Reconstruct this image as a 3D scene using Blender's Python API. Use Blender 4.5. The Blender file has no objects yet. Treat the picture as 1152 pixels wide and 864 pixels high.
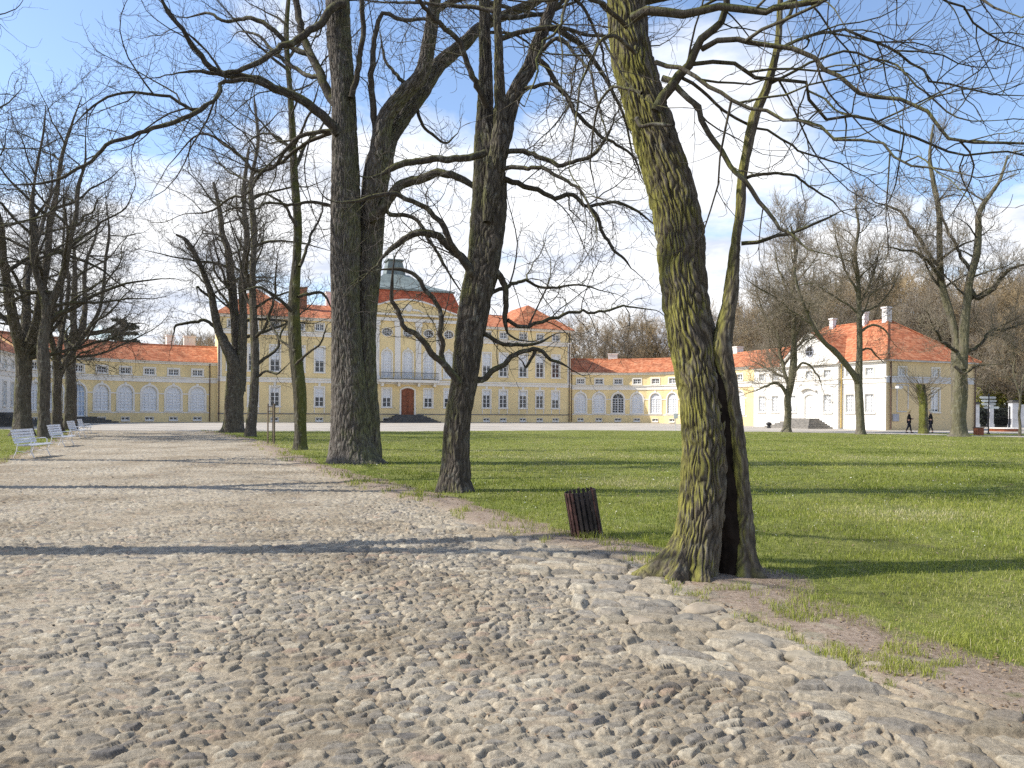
import bpy, math, random
import numpy as np
from mathutils import Matrix, Vector
PI = math.pi
S = bpy.context.scene
COL = S.collection
rad = math.radians

# ------------------------------------------------------------------ measuring
CAM = np.array([0.0, 0.0, 1.6]); F = 880.0; ROLL = 0.0065
RV = np.array([math.cos(ROLL), 0, math.sin(ROLL)]); UV = np.array([-math.sin(ROLL), 0, math.cos(ROLL)])
def at(x, y, D):
    """point seen in direction (x, y) of the 1152x864 photograph at depth D metres"""
    return CAM + D*(RV*((x-576)/F) + UV*((462-y)/F) + np.array([0, 1.0, 0]))

# ------------------------------------------------------------------ noise
def _h(ix, iy, iz, seed):
    v = (ix.astype(np.int64)*374761393 + iy.astype(np.int64)*668265263 + iz.astype(np.int64)*2147483647 + seed*974634777) & 0xFFFFFFFF
    v = ((v ^ (v >> 13))*1274126177) & 0xFFFFFFFF
    v = ((v ^ (v >> 16))*2246822519) & 0xFFFFFFFF
    v = v ^ (v >> 15)
    return (v & 0xFFFFFF)/float(0x1000000)
def vnoise(p, seed=0):
    p = np.asarray(p, dtype=np.float64)
    i = np.floor(p).astype(np.int64); f = p-i; f = f*f*(3-2*f)
    r = 0
    for dx in (0, 1):
        wx = f[:, 0] if dx else 1-f[:, 0]
        for dy in (0, 1):
            wy = f[:, 1] if dy else 1-f[:, 1]
            for dz in (0, 1):
                wz = f[:, 2] if dz else 1-f[:, 2]
                r = r + wx*wy*wz*_h(i[:, 0]+dx, i[:, 1]+dy, i[:, 2]+dz, seed)
    return r
def n2(x, y, s, seed=0):
    return vnoise(np.stack([x*s, y*s, np.full_like(x, 0.37)], 1), seed)
def fbm2(x, y, s, seed=0, o=3):
    r = 0; a = 1; t = 0
    for k in range(o):
        r = r + a*n2(x, y, s*2**k, seed+k*17); t += a; a *= .5
    return r/t
def sstep(a, b, x):
    t = np.clip((x-a)/(b-a), 0, 1); return t*t*(3-2*t)
def voronoi(x, y, cell, seed, jit=.85):
    px, py = x/cell, y/cell
    ix, iy = np.floor(px).astype(np.int64), np.floor(py).astype(np.int64)
    f1 = np.full(x.shape, 9.); f2 = np.full(x.shape, 9.)
    idh = np.zeros(x.shape); vx = np.zeros(x.shape); vy = np.zeros(x.shape)
    z = np.zeros_like(ix)
    for dx in (-1, 0, 1):
        for dy in (-1, 0, 1):
            cx, cy = ix+dx, iy+dy
            qx = cx+.5+jit*(_h(cx, cy, z, seed)-.5); qy = cy+.5+jit*(_h(cx, cy, z+1, seed)-.5)
            wgt = .72+.56*_h(cx, cy, z+3, seed)
            d = np.sqrt((px-qx)**2+(py-qy)**2)*wgt
            m = d < f1
            f2 = np.where(m, f1, np.minimum(f2, d))
            f1 = np.where(m, d, f1)
            idh = np.where(m, _h(cx, cy, z+2, seed), idh)
            vx = np.where(m, (px-qx)*cell, vx); vy = np.where(m, (py-qy)*cell, vy)
    return f1, f2, idh, vx, vy

# ------------------------------------------------------------------ object helpers
def tagp(o, label=None, cat=None, group=None, kind=None):
    if label: o['label'] = label
    if cat: o['category'] = cat
    if group: o['group'] = group
    if kind: o['kind'] = kind
    return o
def empty(name, loc, rz=0, **k):
    o = bpy.data.objects.new(name, None); COL.objects.link(o)
    o.location = loc; o.rotation_euler = (0, 0, rz); o.empty_display_size = .3
    return tagp(o, **k)
def link_mesh(name, me, parent=None):
    o = bpy.data.objects.new(name, me); COL.objects.link(o)
    if parent is not None: o.parent = parent
    return o
def np_mesh(name, V, Q=None, T=None, mats=(), smooth=False, attrs=None, qm=None):
    me = bpy.data.meshes.new(name)
    V = np.ascontiguousarray(V, dtype=np.float32)
    parts = []; tot = []
    if Q is not None and len(Q): parts.append(np.asarray(Q).reshape(-1)); tot.append(np.full(len(Q), 4))
    if T is not None and len(T): parts.append(np.asarray(T).reshape(-1)); tot.append(np.full(len(T), 3))
    li = np.concatenate(parts).astype(np.int32); tt = np.concatenate(tot).astype(np.int32)
    ls = np.concatenate([[0], np.cumsum(tt)[:-1]]).astype(np.int32)
    me.vertices.add(len(V)); me.vertices.foreach_set('co', V.reshape(-1))
    me.loops.add(len(li)); me.loops.foreach_set('vertex_index', li)
    me.polygons.add(len(tt)); me.polygons.foreach_set('loop_start', ls); me.polygons.foreach_set('loop_total', tt)
    if qm is not None: me.polygons.foreach_set('material_index', np.asarray(qm, dtype=np.int32))
    me.update(calc_edges=True)
    me.polygons.foreach_set('use_smooth', np.full(len(tt), bool(smooth)))
    for k, a in (attrs or {}).items():
        at_ = me.attributes.new(k, 'FLOAT', 'POINT'); at_.data.foreach_set('value', np.ascontiguousarray(a, dtype=np.float32))
    for m in mats: me.materials.append(m)
    return me

class MB:
    """collects faces; frames map (s, d, z) = along, outward, up to the world"""
    def __init__(s): s.v = []; s.f = []; s.m = []; s.T = None
    def frame(s, o=(0, 0, 0), a=0.0):
        ca, sa = math.cos(a), math.sin(a)
        s.T = (o[0], o[1], o[2], ca, sa); return s
    def pt(s, p):
        if s.T is None: s.v.append(tuple(p)); return len(s.v)-1
        ox, oy, oz, ca, sa = s.T
        x, d, z = p
        s.v.append((ox+x*ca+d*sa, oy+x*sa-d*ca, oz+z)); return len(s.v)-1
    def poly(s, pts, m=0):
        s.f.append([s.pt(p) for p in pts]); s.m.append(m)
    def box(s, x0, x1, d0, d1, z0, z1, m=0):
        P = [(x0, d0, z0), (x1, d0, z0), (x1, d1, z0), (x0, d1, z0), (x0, d0, z1), (x1, d0, z1), (x1, d1, z1), (x0, d1, z1)]
        i = [s.pt(p) for p in P]
        for q in ((0, 1, 2, 3), (4, 7, 6, 5), (0, 4, 5, 1), (1, 5, 6, 2), (2, 6, 7, 3), (3, 7, 4, 0)):
            s.f.append([i[k] for k in q]); s.m.append(m)
    def tube(s, pts, r, k=8, m=0, cap=True):
        pts = [Vector(p) for p in pts]
        rr = r if hasattr(r, '__len__') else [r]*len(pts)
        rings = []; n = None
        for i, p in enumerate(pts):
            t = (pts[min(i+1, len(pts)-1)]-pts[max(i-1, 0)]).normalized()
            if n is None: n = t.orthogonal().normalized()
            n = (n-t*n.dot(t)).normalized(); b = t.cross(n)
            rings.append([s.pt(p+(n*math.cos(2*PI*j/k)+b*math.sin(2*PI*j/k))*rr[i]) for j in range(k)])
        for a, b in zip(rings, rings[1:]):
            for j in range(k):
                s.f.append([a[j], a[(j+1) % k], b[(j+1) % k], b[j]]); s.m.append(m)
        if cap:
            s.f.append(rings[0][::-1]); s.m.append(m); s.f.append(rings[-1]); s.m.append(m)
    def mesh(s, name, mats, off=(0, 0, 0), smooth=False):
        me = bpy.data.meshes.new(name)
        me.from_pydata([(a-off[0], b-off[1], c-off[2]) for a, b, c in s.v], [], s.f)
        for m in mats: me.materials.append(m)
        me.polygons.foreach_set('material_index', s.m)
        me.polygons.foreach_set('use_smooth', [smooth]*len(s.f))
        me.update()
        return me
    def build(s, name, mats, parent=None, smooth=False):
        off = parent.location if parent is not None and parent.parent is None else (0, 0, 0)
        if parent is not None and parent.parent is not None:
            off = parent.parent.location
        if not isinstance(mats, (list, tuple)): mats = [mats]
        return link_mesh(name, s.mesh(name, mats, off, smooth), parent)

# ------------------------------------------------------------------ materials
def nm(name):
    m = bpy.data.materials.new(name); m.use_nodes = True
    nt = m.node_tree; nt.nodes.clear()
    out = nt.nodes.new('ShaderNodeOutputMaterial'); b = nt.nodes.new('ShaderNodeBsdfPrincipled')
    nt.links.new(b.outputs[0], out.inputs[0])
    return m, nt, b
class N:
    def __init__(s, nt): s.nt = nt
    def new(s, t, **k):
        n = s.nt.nodes.new(t)
        for a, v in k.items():
            if a.startswith('i_'):
                n.inputs[a[2:].replace('_', ' ')].default_value = v
            else: setattr(n, a, v)
        return n
    def L(s, a, b): s.nt.links.new(a, b)
    def coord(s, kind='Object', scale=(1, 1, 1)):
        t = s.new('ShaderNodeTexCoord'); mp = s.new('ShaderNodeMapping'); mp.inputs['Scale'].default_value = scale
        s.L(t.outputs[kind], mp.inputs[0]); return mp.outputs[0]
    def noise(s, vec, scale, detail=4, rough=.55, dist=0):
        n = s.new('ShaderNodeTexNoise'); n.inputs['Scale'].default_value = scale; n.inputs['Detail'].default_value = detail
        n.inputs['Roughness'].default_value = rough; n.inputs['Distortion'].default_value = dist
        if vec is not None: s.L(vec, n.inputs['Vector'])
        return n.outputs['Fac']
    def ramp(s, fac, stops, interp='LINEAR'):
        r = s.new('ShaderNodeValToRGB'); r.color_ramp.interpolation = interp
        e = r.color_ramp.elements
        while len(e) < len(stops): e.new(.5)
        for k, (p, c) in zip(e, stops):
            k.position = p; k.color = (c[0], c[1], c[2], 1) if hasattr(c, '__len__') else (c, c, c, 1)
        s.L(fac, r.inputs[0]); return r.outputs[0]
    def mix(s, fac, a, b, mode='MIX'):
        n = s.new('ShaderNodeMix', data_type='RGBA', blend_type=mode)
        for sock, v in ((n.inputs[0], fac), (n.inputs[6], a), (n.inputs[7], b)):
            if hasattr(v, 'is_output'): s.L(v, sock)
            elif hasattr(v, '__len__'): sock.default_value = (v[0], v[1], v[2], 1)
            else: sock.default_value = v
        return n.outputs[2]
    def math(s, op, a, b=0.0, c=None):
        n = s.new('ShaderNodeMath', operation=op)
        for i, v in enumerate((a, b) if c is None else (a, b, c)):
            if hasattr(v, 'is_output'): s.L(v, n.inputs[i])
            else: n.inputs[i].default_value = v
        return n.outputs[0]
    def bump(s, h, strength, dist, normal=None):
        n = s.new('ShaderNodeBump'); n.inputs['Strength'].default_value = strength; n.inputs['Distance'].default_value = dist
        s.L(h, n.inputs['Height'])
        if normal is not None: s.L(normal, n.inputs['Normal'])
        return n.outputs[0]
    def attr(s, name):
        n = s.new('ShaderNodeAttribute'); n.attribute_name = name; return n.outputs['Fac']

def simple(name, c, rough=.7, metal=0, var=.12, scale=4, spec=.3, bumpd=0):
    m, nt, b = nm(name); g = N(nt)
    v = g.coord('Object')
    f = g.noise(v, scale, 5)
    c2 = [x*(1-var*2) for x in c]; c1 = [min(1, x*(1+var)) for x in c]
    g.L(g.ramp(f, [(.3, c2), (.7, c1)]), b.inputs['Base Color'])
    b.inputs['Roughness'].default_value = rough; b.inputs['Metallic'].default_value = metal
    b.inputs['Specular IOR Level'].default_value = spec
    if bumpd: g.L(g.bump(g.noise(v, scale*6, 4), .6, bumpd), b.inputs['Normal'])
    return m

def bark(name, base, dark, moss=.5, moss_dir=(-1, 0, .2), scale=1.0, bumpd=.02, thr=.45, mc1=(.10, .12, .018), mc2=(.2, .2, .03)):
    m, nt, b = nm(name); g = N(nt)
    v = g.coord('Object', (9*scale, 9*scale, 1.6*scale))
    w = g.coord('Object')
    n1 = g.noise(v, 1.6, 6, .62, .6)
    vo = g.new('ShaderNodeTexVoronoi', feature='DISTANCE_TO_EDGE'); vo.inputs['Scale'].default_value = 1.5; g.L(v, vo.inputs['Vector'])
    crack = g.ramp(vo.outputs['Distance'], [(0, 0), (.22, 1)])
    h = g.math('ADD', g.math('MULTIPLY', crack, .5), n1)
    col = g.ramp(n1, [(.3, dark), (.7, base)])
    lich = g.ramp(g.noise(w, 5.5, 5, .6), [(.56, 0), (.66, 1)])
    col = g.mix(g.math('MULTIPLY', lich, .35), col, (.3, .3, .25))
    if moss:
        geo = g.new('ShaderNodeNewGeometry')
        dp = g.new('ShaderNodeVectorMath', operation='DOT_PRODUCT'); g.L(geo.outputs['Normal'], dp.inputs[0])
        dv = Vector(moss_dir).normalized(); dp.inputs[1].default_value = dv
        f = g.math('ADD', g.math('MULTIPLY', dp.outputs['Value'], .3), g.noise(w, 2.2, 5, .62))
        f = g.math('ADD', f, g.math('MULTIPLY', n1, .3))
        mk = g.ramp(f, [(thr+.12, 0), (thr+.34, 1)])
        mc = g.ramp(g.noise(w, 9, 4), [(.3, mc1), (.7, mc2)])
        col = g.mix(g.math('MULTIPLY', mk, moss), col, mc)
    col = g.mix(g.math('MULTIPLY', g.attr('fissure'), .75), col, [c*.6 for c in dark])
    g.L(col, b.inputs['Base Color'])
    b.inputs['Roughness'].default_value = .92; b.inputs['Specular IOR Level'].default_value = .15
    if bumpd: g.L(g.bump(h, .9, bumpd), b.inputs['Normal'])
    return m

M = {}
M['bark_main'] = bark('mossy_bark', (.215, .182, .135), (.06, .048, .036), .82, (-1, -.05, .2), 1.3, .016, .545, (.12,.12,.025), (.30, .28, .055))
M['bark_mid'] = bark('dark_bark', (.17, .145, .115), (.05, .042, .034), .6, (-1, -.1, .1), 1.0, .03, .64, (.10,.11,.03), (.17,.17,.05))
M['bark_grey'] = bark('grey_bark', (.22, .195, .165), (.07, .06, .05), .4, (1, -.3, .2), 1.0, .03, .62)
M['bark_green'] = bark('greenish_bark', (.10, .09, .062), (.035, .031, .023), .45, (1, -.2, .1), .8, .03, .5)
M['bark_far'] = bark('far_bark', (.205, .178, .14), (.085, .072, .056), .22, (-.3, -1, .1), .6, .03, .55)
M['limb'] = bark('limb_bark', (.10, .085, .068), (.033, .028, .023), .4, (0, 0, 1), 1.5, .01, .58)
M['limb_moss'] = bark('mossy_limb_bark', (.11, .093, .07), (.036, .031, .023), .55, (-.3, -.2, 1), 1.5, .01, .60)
M['twig'] = simple('twig_bark', (.105, .088, .07), .8, 0, .2, 3)
M['twig_brown'] = simple('brown_twig_bark', (.36, .27, .15), .8, 0, .2, .4)
M['twig_grey'] = simple('grey_twig_bark', (.30, .25, .18), .8, 0, .2, .4)
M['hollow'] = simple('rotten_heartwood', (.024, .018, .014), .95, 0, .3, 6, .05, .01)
M['plaster'] = simple('yellow_plaster', (.83, .66, .35), .9, 0, .09, .35, .1)
M['plaster_tan'] = simple('tan_plaster', (.72, .57, .33), .9, 0, .05, .5, .1)
M['cream'] = simple('cream_plaster', (.86, .83, .76), .9, 0, .04, .5, .1)
M['white'] = simple('white_stucco', (.80, .76, .68), .85, 0, .05, .8, .1)
M['plinth'] = simple('plinth_plaster', (.62, .49, .29), .9, 0, .1, .8, .1)
M['paint'] = simple('white_paint', (.82, .82, .80), .5, 0, .04, 3, .4)
M['bench'] = simple('bench_paint', (.78, .78, .79), .5, 0, .08, 6, .4)
M['blind'] = simple('window_blind', (.78, .79, .80), .6, 0, .06, 3, .4)
M['bluedoor'] = simple('pale_blue_paint', (.45, .55, .68), .5, 0, .05, 2, .3)
M['door'] = simple('red_brown_door', (.25, .075, .03), .45, 0, .2, 3, .4)
M['stone'] = simple('step_stone', (.26, .24, .21), .9, 0, .2, 3, .2)
M['darkstone'] = simple('dark_step_stone', (.12, .115, .105), .9, 0, .2, 3, .2)
M['copper'] = simple('grey_metal_roof', (.19, .22, .20), .55, .0, .15, 1.5, .4)
M['iron'] = simple('dark_iron', (.03, .03, .032), .5, .3, .1, 4, .4)
M['pipe'] = simple('rusty_drainpipe', (.12, .075, .055), .6, .2, .15, 3, .4)
M['yellowpipe'] = simple('yellow_drainpipe', (.65, .45, .12), .6, 0, .1, 3, .4)
M['brick'] = simple('chimney_brick', (.33, .17, .10), .9, 0, .2, 4, .2)
M['slat_red'] = simple('red_brown_slat', (.085, .042, .034), .7, 0, .45, 9, .3, .004)
M['slat_dark'] = simple('dark_weathered_slat', (.05, .04, .035), .75, 0, .35, 9, .3, .004)
M['black'] = simple('black_cloth', (.012, .012, .014), .8, 0, .2, 5, .2)
M['denim'] = simple('dark_trousers', (.03, .03, .045), .8, 0, .2, 5, .2)
M['skin'] = simple('skin', (.55, .33, .24), .5, 0, .05, 5, .4)
M['blond'] = simple('blond_hair', (.60, .48, .28), .6, 0, .1, 9, .3)
M['greyhair'] = simple('white_hair', (.75, .73, .68), .6, 0, .1, 9, .3)
M['plaque'] = simple('grey_board', (.38, .39, .44), .5, 0, .05, 3, .4)
M['wood'] = simple('grey_stake_wood', (.22, .17, .12), .85, 0, .2, 5, .2)
M['pillar'] = simple('grey_white_pillar', (.62, .62, .62), .85, 0, .1, 1.5, .2)
def glass():
    m, nt, b = nm('window_glass')
    b.inputs['Base Color'].default_value = (.035, .04, .045, 1); b.inputs['Roughness'].default_value = .12
    b.inputs['Specular IOR Level'].default_value = .6
    return m
M['glass'] = glass()
def roof_mat(name, c1, c2, c3):
    m, nt, b = nm(name); g = N(nt)
    v = g.coord('Object')
    w = g.new('ShaderNodeTexWave', wave_type='BANDS', bands_direction='Z', wave_profile='SAW'); w.inputs['Scale'].default_value = 1.15
    w.inputs['Distortion'].default_value = .25; w.inputs['Detail'].default_value = 1; g.L(v, w.inputs['Vector'])
    vo = g.new('ShaderNodeTexVoronoi'); vo.inputs['Scale'].default_value = 3.6; g.L(v, vo.inputs['Vector'])
    sp = g.new('ShaderNodeSeparateColor'); g.L(vo.outputs['Color'], sp.inputs[0])
    tile = g.ramp(sp.outputs[0], [(0, c2), (.5, c1), (1, c3)])
    big = g.ramp(g.noise(v, .7, 5, .6), [(.35, .72), (.65, 1.08)])
    line = g.ramp(w.outputs['Fac'], [(0, .62), (.2, 1), (1, 1)])
    col = g.mix(1.0, g.mix(1.0, tile, big, 'MULTIPLY'), line, 'MULTIPLY')
    g.L(col, b.inputs['Base Color']); b.inputs['Roughness'].default_value = .8; b.inputs['Specular IOR Level'].default_value = .2
    g.L(g.bump(w.outputs['Fac'], .7, .04), b.inputs['Normal'])
    return m
M['roof'] = roof_mat('orange_tiles', (.52, .185, .085), (.38, .12, .055), (.61, .27, .14))
M['roof_red'] = roof_mat('red_tiles', (.46, .125, .06), (.37, .09, .045), (.54, .17, .09))

def road_mat():
    m, nt, b = nm('cobbles'); g = N(nt)
    w = g.coord('Object')
    r = g.attr('rnd'); st = g.attr('stone'); dr = g.attr('dirt')
    sc = g.ramp(r, [(0, (.24, .225, .195)), (.16, (.40, .365, .295)), (.34, (.50, .465, .38)), (.46, (.29, .275, .245)), (.6, (.45, .40, .31)), (.74, (.35, .32, .255)), (.88, (.43, .34, .265)), (.93, (.19, .185, .18))], 'CONSTANT')
    mott = g.ramp(g.noise(w, 38, 5, .65), [(.32, .55), (.68, 1.15)])
    sc = g.mix(1.0, sc, mott, 'MULTIPLY')
    big = g.noise(w, .55, 5, .6)
    sand = g.ramp(big, [(.32, (.27, .23, .17)), (.5, (.42, .37, .285)), (.72, (.51, .46, .365))])
    sand = g.mix(1.0, sand, g.ramp(g.noise(w, 55, 6, .75), [(.3, .38), (.68, 1.22)]), 'MULTIPLY')
    sand = g.mix(g.math('MULTIPLY', g.ramp(g.noise(w, 1.9, 6, .7), [(.5, 0), (.63, 1)]), .45), sand, (.24, .19, .14))
    col = g.mix(st, sand, g.mix(g.ramp(g.noise(w, 6, 4), [(.35, .0), (.7, .35)]), sc, sand))
    dirt = g.ramp(g.noise(w, 22, 7, .75), [(.3, (.15, .105, .07)), (.5, (.27, .205, .15)), (.7, (.38, .31, .24))])
    gp = g.ramp(g.noise(w, 2.6, 6, .7), [(.56, 0), (.64, 1)])
    dirt = g.mix(g.math('MULTIPLY', gp, .45), dirt, (.10, .13, .03))
    col = g.mix(1.0, col, g.ramp(g.noise(w, .42, 6, .65), [(.36, (.74, .67, .58)), (.56, (1.04, .995, .93))]), 'MULTIPLY')
    col = g.mix(g.math('MULTIPLY', dr, g.math('SUBTRACT', 1.0, g.math('MULTIPLY', st, .6))), col, dirt)
    g.L(col, b.inputs['Base Color']); b.inputs['Roughness'].default_value = .88; b.inputs['Specular IOR Level'].default_value = .2
    g.L(g.bump(g.noise(w, 75, 8, .8), .8, .011), b.inputs['Normal'])
    return m
def lawn_mat():
    m, nt, b = nm('lawn_turf'); g = N(nt)
    w = g.coord('Object')
    dr = g.attr('dirt')
    f = g.noise(w, 14, 8, .75)
    green = g.ramp(f, [(.25, (.06, .07, .018)), (.45, (.15, .175, .038)), (.62, (.25, .265, .07)), (.8, (.36, .36, .15))])
    patch = g.ramp(g.noise(w, .33, 6, .62), [(.42, 0), (.62, 1)])
    green = g.mix(g.math('MULTIPLY', patch, .5), green, g.ramp(f, [(.25, (.07, .07, .02)), (.6, (.19, .185, .06)), (.8, (.30, .28, .13))]))
    green = g.mix(1.0, green, g.ramp(g.noise(w, 1.3, 6, .7), [(.3, .6), (.7, 1.25)]), 'MULTIPLY')
    p2 = g.ramp(g.noise(w, 2.1, 6, .7), [(.58, 0), (.68, 1)])
    green = g.mix(g.math('MULTIPLY', p2, .45), green, (.25, .20, .11))
    dirt = g.ramp(g.noise(w, 22, 7, .75), [(.3, (.13, .09, .06)), (.5, (.25, .19, .135)), (.7, (.36, .29, .22))])
    k = g.ramp(g.math('ADD', dr, g.math('MULTIPLY', g.noise(w, 2.6, 6, .7), .8)), [(.75, 0), (1.0, 1)])
    g.L(g.mix(k, green, dirt), b.inputs['Base Color'])
    b.inputs['Roughness'].default_value = .9; b.inputs['Specular IOR Level'].default_value = .1
    g.L(g.bump(g.noise(w, 30, 6, .7), .9, .03), b.inputs['Normal'])
    return m
def gravel_mat():
    m, nt, b = nm('pale_gravel'); g = N(nt)
    w = g.coord('Object')
    c = g.ramp(g.noise(w, 9, 8, .8), [(.3, (.36, .32, .265)), (.7, (.53, .48, .405))])
    c = g.mix(1.0, c, g.ramp(g.noise(w, .25, 5, .6), [(.35, .78), (.7, 1.08)]), 'MULTIPLY')
    g.L(c, b.inputs['Base Color']); b.inputs['Roughness'].default_value = .95; b.inputs['Specular IOR Level'].default_value = .1
    return m
def blade_mat(name):
    m, nt, b = nm(name); g = N(nt)
    r = g.attr('rnd')
    c = g.ramp(r, [(0, (.10, .13, .016)), (.3, (.24, .285, .038)), (.58, (.35, .375, .065)), (.82, (.44, .42, .14)), (1, (.62, .55, .33))])
    g.L(c, b.inputs['Base Color']); b.inputs['Roughness'].default_value = .6; b.inputs['Specular IOR Level'].default_value = .25
    tr = g.new('ShaderNodeBsdfTranslucent'); g.L(c, tr.inputs[0])
    mx = g.new('ShaderNodeMixShader'); mx.inputs[0].default_value = .35
    out = [n for n in nt.nodes if n.type == 'OUTPUT_MATERIAL'][0]
    g.L(b.outputs[0], mx.inputs[1]); g.L(tr.outputs[0], mx.inputs[2]); g.L(mx.outputs[0], out.inputs[0])
    return m
M['road'] = road_mat(); M['lawn'] = lawn_mat(); M['gravel'] = gravel_mat(); M['blade'] = blade_mat('grass_blade')
M['ground'] = simple('leaf_litter', (.16, .13, .08), .95, 0, .3, .6, .1)

# ------------------------------------------------------------------ terrain: one height field split by surface
YR = [-6, 3, 4.7, 5.2, 6.2, 7.2, 7.8, 9.35, 10.4, 13.6, 16.4, 22.9, 38, 52, 60]
XR_ = [5.3, 4.1, 2.8, 2.5, 2.2, 2.15, 1.9, 1.15, .35, -1.2, -2.7, -6.0, -12.4, -19.8, -24]
YL = [-6, 9, 16, 21, 24.9, 31.8, 40.8, 56, 62]
XL_ = [-4.5, -8.8, -11.7, -13.8, -15.6, -18.8, -23.2, -31, -34]
XF = [-60, -30, -18, -8, 5, 15, 25, 30, 36, 46, 70]
YF_ = [56, 56, 55.5, 58, 65, 65, 62, 57, 53, 49, 46]
def edges(x, y):
    er = x-np.interp(y, YR, XR_)            # >0 : right of the road
    el = np.interp(y, YL, XL_)-x            # >0 : left of the road
    ef = y-np.interp(x, XF, YF_)            # >0 : beyond the lawn
    return er, el, ef
def terrain(x, y):
    er, el, ef = edges(x, y)
    wob = (fbm2(x, y, .9, 5)-.5)*.9+(fbm2(x, y, 4.5, 9, 2)-.5)*.3
    er = er+wob; el = el+wob; ef2 = ef+(fbm2(x, y, .25, 12)-.5)*1.2
    r = np.hypot(x, y)
    fade = 1-sstep(45, 95, r)
    # stones
    wx = x+(fbm2(x, y, 3.0, 31, 2)-.5)*.14+(fbm2(x, y, 17.0, 33, 2)-.5)*.035; wy = y+(fbm2(x, y, 3.0, 47, 2)-.5)*.14+(fbm2(x, y, 17.0, 35, 2)-.5)*.035
    c_, s_ = math.cos(.40), math.sin(.40)
    ax, ay = (wx*c_+wy*s_)*.74, (-wx*s_+wy*c_)*1.28
    f1, f2, idh, vx, vy = voronoi(ax, ay, .093, 3, .92)
    e = (f2-f1)
    dome = sstep(0, 1, np.clip((e-.01)/.33, 0, 1))
    tilt = (vx*(np.modf(idh*37.1)[0]-.5)+vy*(np.modf(idh*91.7)[0]-.5))*.62
    hs = dome*.036+(np.modf(idh*13.3)[0]-.5)*.018+tilt*.6-.021
    # big edge stones
    c2, s2 = math.cos(-.35), math.sin(-.35)
    bx, by = (wx*c2+wy*s2)*.72, (-wx*s2+wy*c2)*1.25
    g1, g2, idb, ux, uy = voronoi(bx, by, .20, 8, .9)
    eb = g2-g1
    domeb = sstep(0, 1, np.clip((eb-.02)/.24, 0, 1))
    hb = domeb*.045+(np.modf(idb*13.3)[0]-.5)*.042+(ux*(np.modf(idb*37.1)[0]-.5)+uy*(np.modf(idb*91.7)[0]-.5))*.2-.012
    big = (er > -1.7+(fbm2(x, y, 1.1, 77)-.5)*1.2) & (y < 11.0)
    hs = np.where(big, hb, hs); idh = np.where(big, .14+.66*idb, idh)
    # sand between the stones
    sandl = -.008+(fbm2(x, y, .55, 21)-.5)*.034+(fbm2(x, y, 9, 22, 3)-.5)*.012
    sandl = sandl+.010*sstep(-1, -4, x)
    dirt = sstep(-.75, -.15, er)
    sandl = np.where(big, sandl+.005+(fbm2(x, y, 3.5, 29, 2)-.5)*.024, sandl)
    sandl = sandl+.05*dirt
    hs = hs+(fbm2(x, y, 19, 23, 3)-.5)*.014
    h = np.maximum(hs, sandl)
    stone = sstep(-.004, .010, hs-sandl)
    h = h*fade
    # lawn / verge heights
    lawn_h = .03+(fbm2(x, y, .4, 61)-.5)*.10+(fbm2(x, y, 6, 62, 3)-.5)*.035
    k = sstep(-.3, .8, er); kl = sstep(-.2, .8, el)
    kk = np.maximum(k, kl)
    h = h*(1-kk)+lawn_h*kk
    h = h*(1-sstep(-.5, .5, ef2))
    cls = np.zeros(x.shape, int)            # 0 road 1 lawn right 2 lawn left 3 forecourt
    cls[er > .12] = 1; cls[el > .1] = 2
    cls[ef2 > 0] = 3
    isl = (x > 33+(n2(x, y, .5, 4)-.5)) & (y > 57.2) & (y < 63.5)
    cls[isl] = 1
    d2 = np.where(cls == 1, 1-sstep(.0, .75, er), np.where(cls == 2, 1-sstep(.1, .8, el), 0))
    d2 = np.where(isl, 0, d2)
    # bare ground round the big tree
    dt = np.hypot(x-1.85, y-7.4)
    d2 = np.maximum(d2, (1-sstep(.55, 1.35, dt))*(cls == 1))
    dirt = np.where(cls == 0, np.maximum(dirt, (1-sstep(.35, .75, dt))), d2)
    return h, cls, stone, idh, dirt
def build_terrain():
    NA, r0, r1 = 1500, 3.7, 170.0
    th = np.linspace(-rad(43), rad(43), NA)
    rr = [r0]
    while rr[-1] < r1: rr.append(rr[-1]*(1.0016 if rr[-1] < 11 else 1.0028 if rr[-1] < 22 else 1.007))
    rr = np.array(rr); NR = len(rr)
    R_, TH = np.meshgrid(rr, th, indexing='ij')
    x = (R_*np.sin(TH)).ravel(); y = (R_*np.cos(TH)-1.6).ravel()
    h, cls, stone, idh, dirt = terrain(x, y)
    V = np.stack([x, y, h], 1)
    i = np.arange(NR-1)[:, None]*NA+np.arange(NA-1)[None, :]
    Q = np.stack([i, i+1, i+1+NA, i+NA], -1).reshape(-1, 4)
    fc = cls[Q[:, 0]]
    for c, name, mat in ((0, 'cobbled_road', M['road']), (1, 'lawn_right', M['lawn']), (2, 'lawn_left', M['lawn']), (3, 'gravel_forecourt', M['gravel'])):
        qs = Q[fc == c][:, ::-1]
        u, inv = np.unique(qs.reshape(-1), return_inverse=True)
        me = np_mesh(name, V[u], inv.reshape(-1, 4), None, [mat], True, {'rnd': idh[u], 'stone': stone[u], 'dirt': dirt[u]})
        tagp(link_mesh(name, me), kind='structure')
    mb = MB(); R = 1500
    mb.poly([(-R, -R, -.12), (R, -R, -.12), (R, R, -.12), (-R, R, -.12)])
    tagp(mb.build('ground', M['ground']), kind='structure')
build_terrain()

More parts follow.
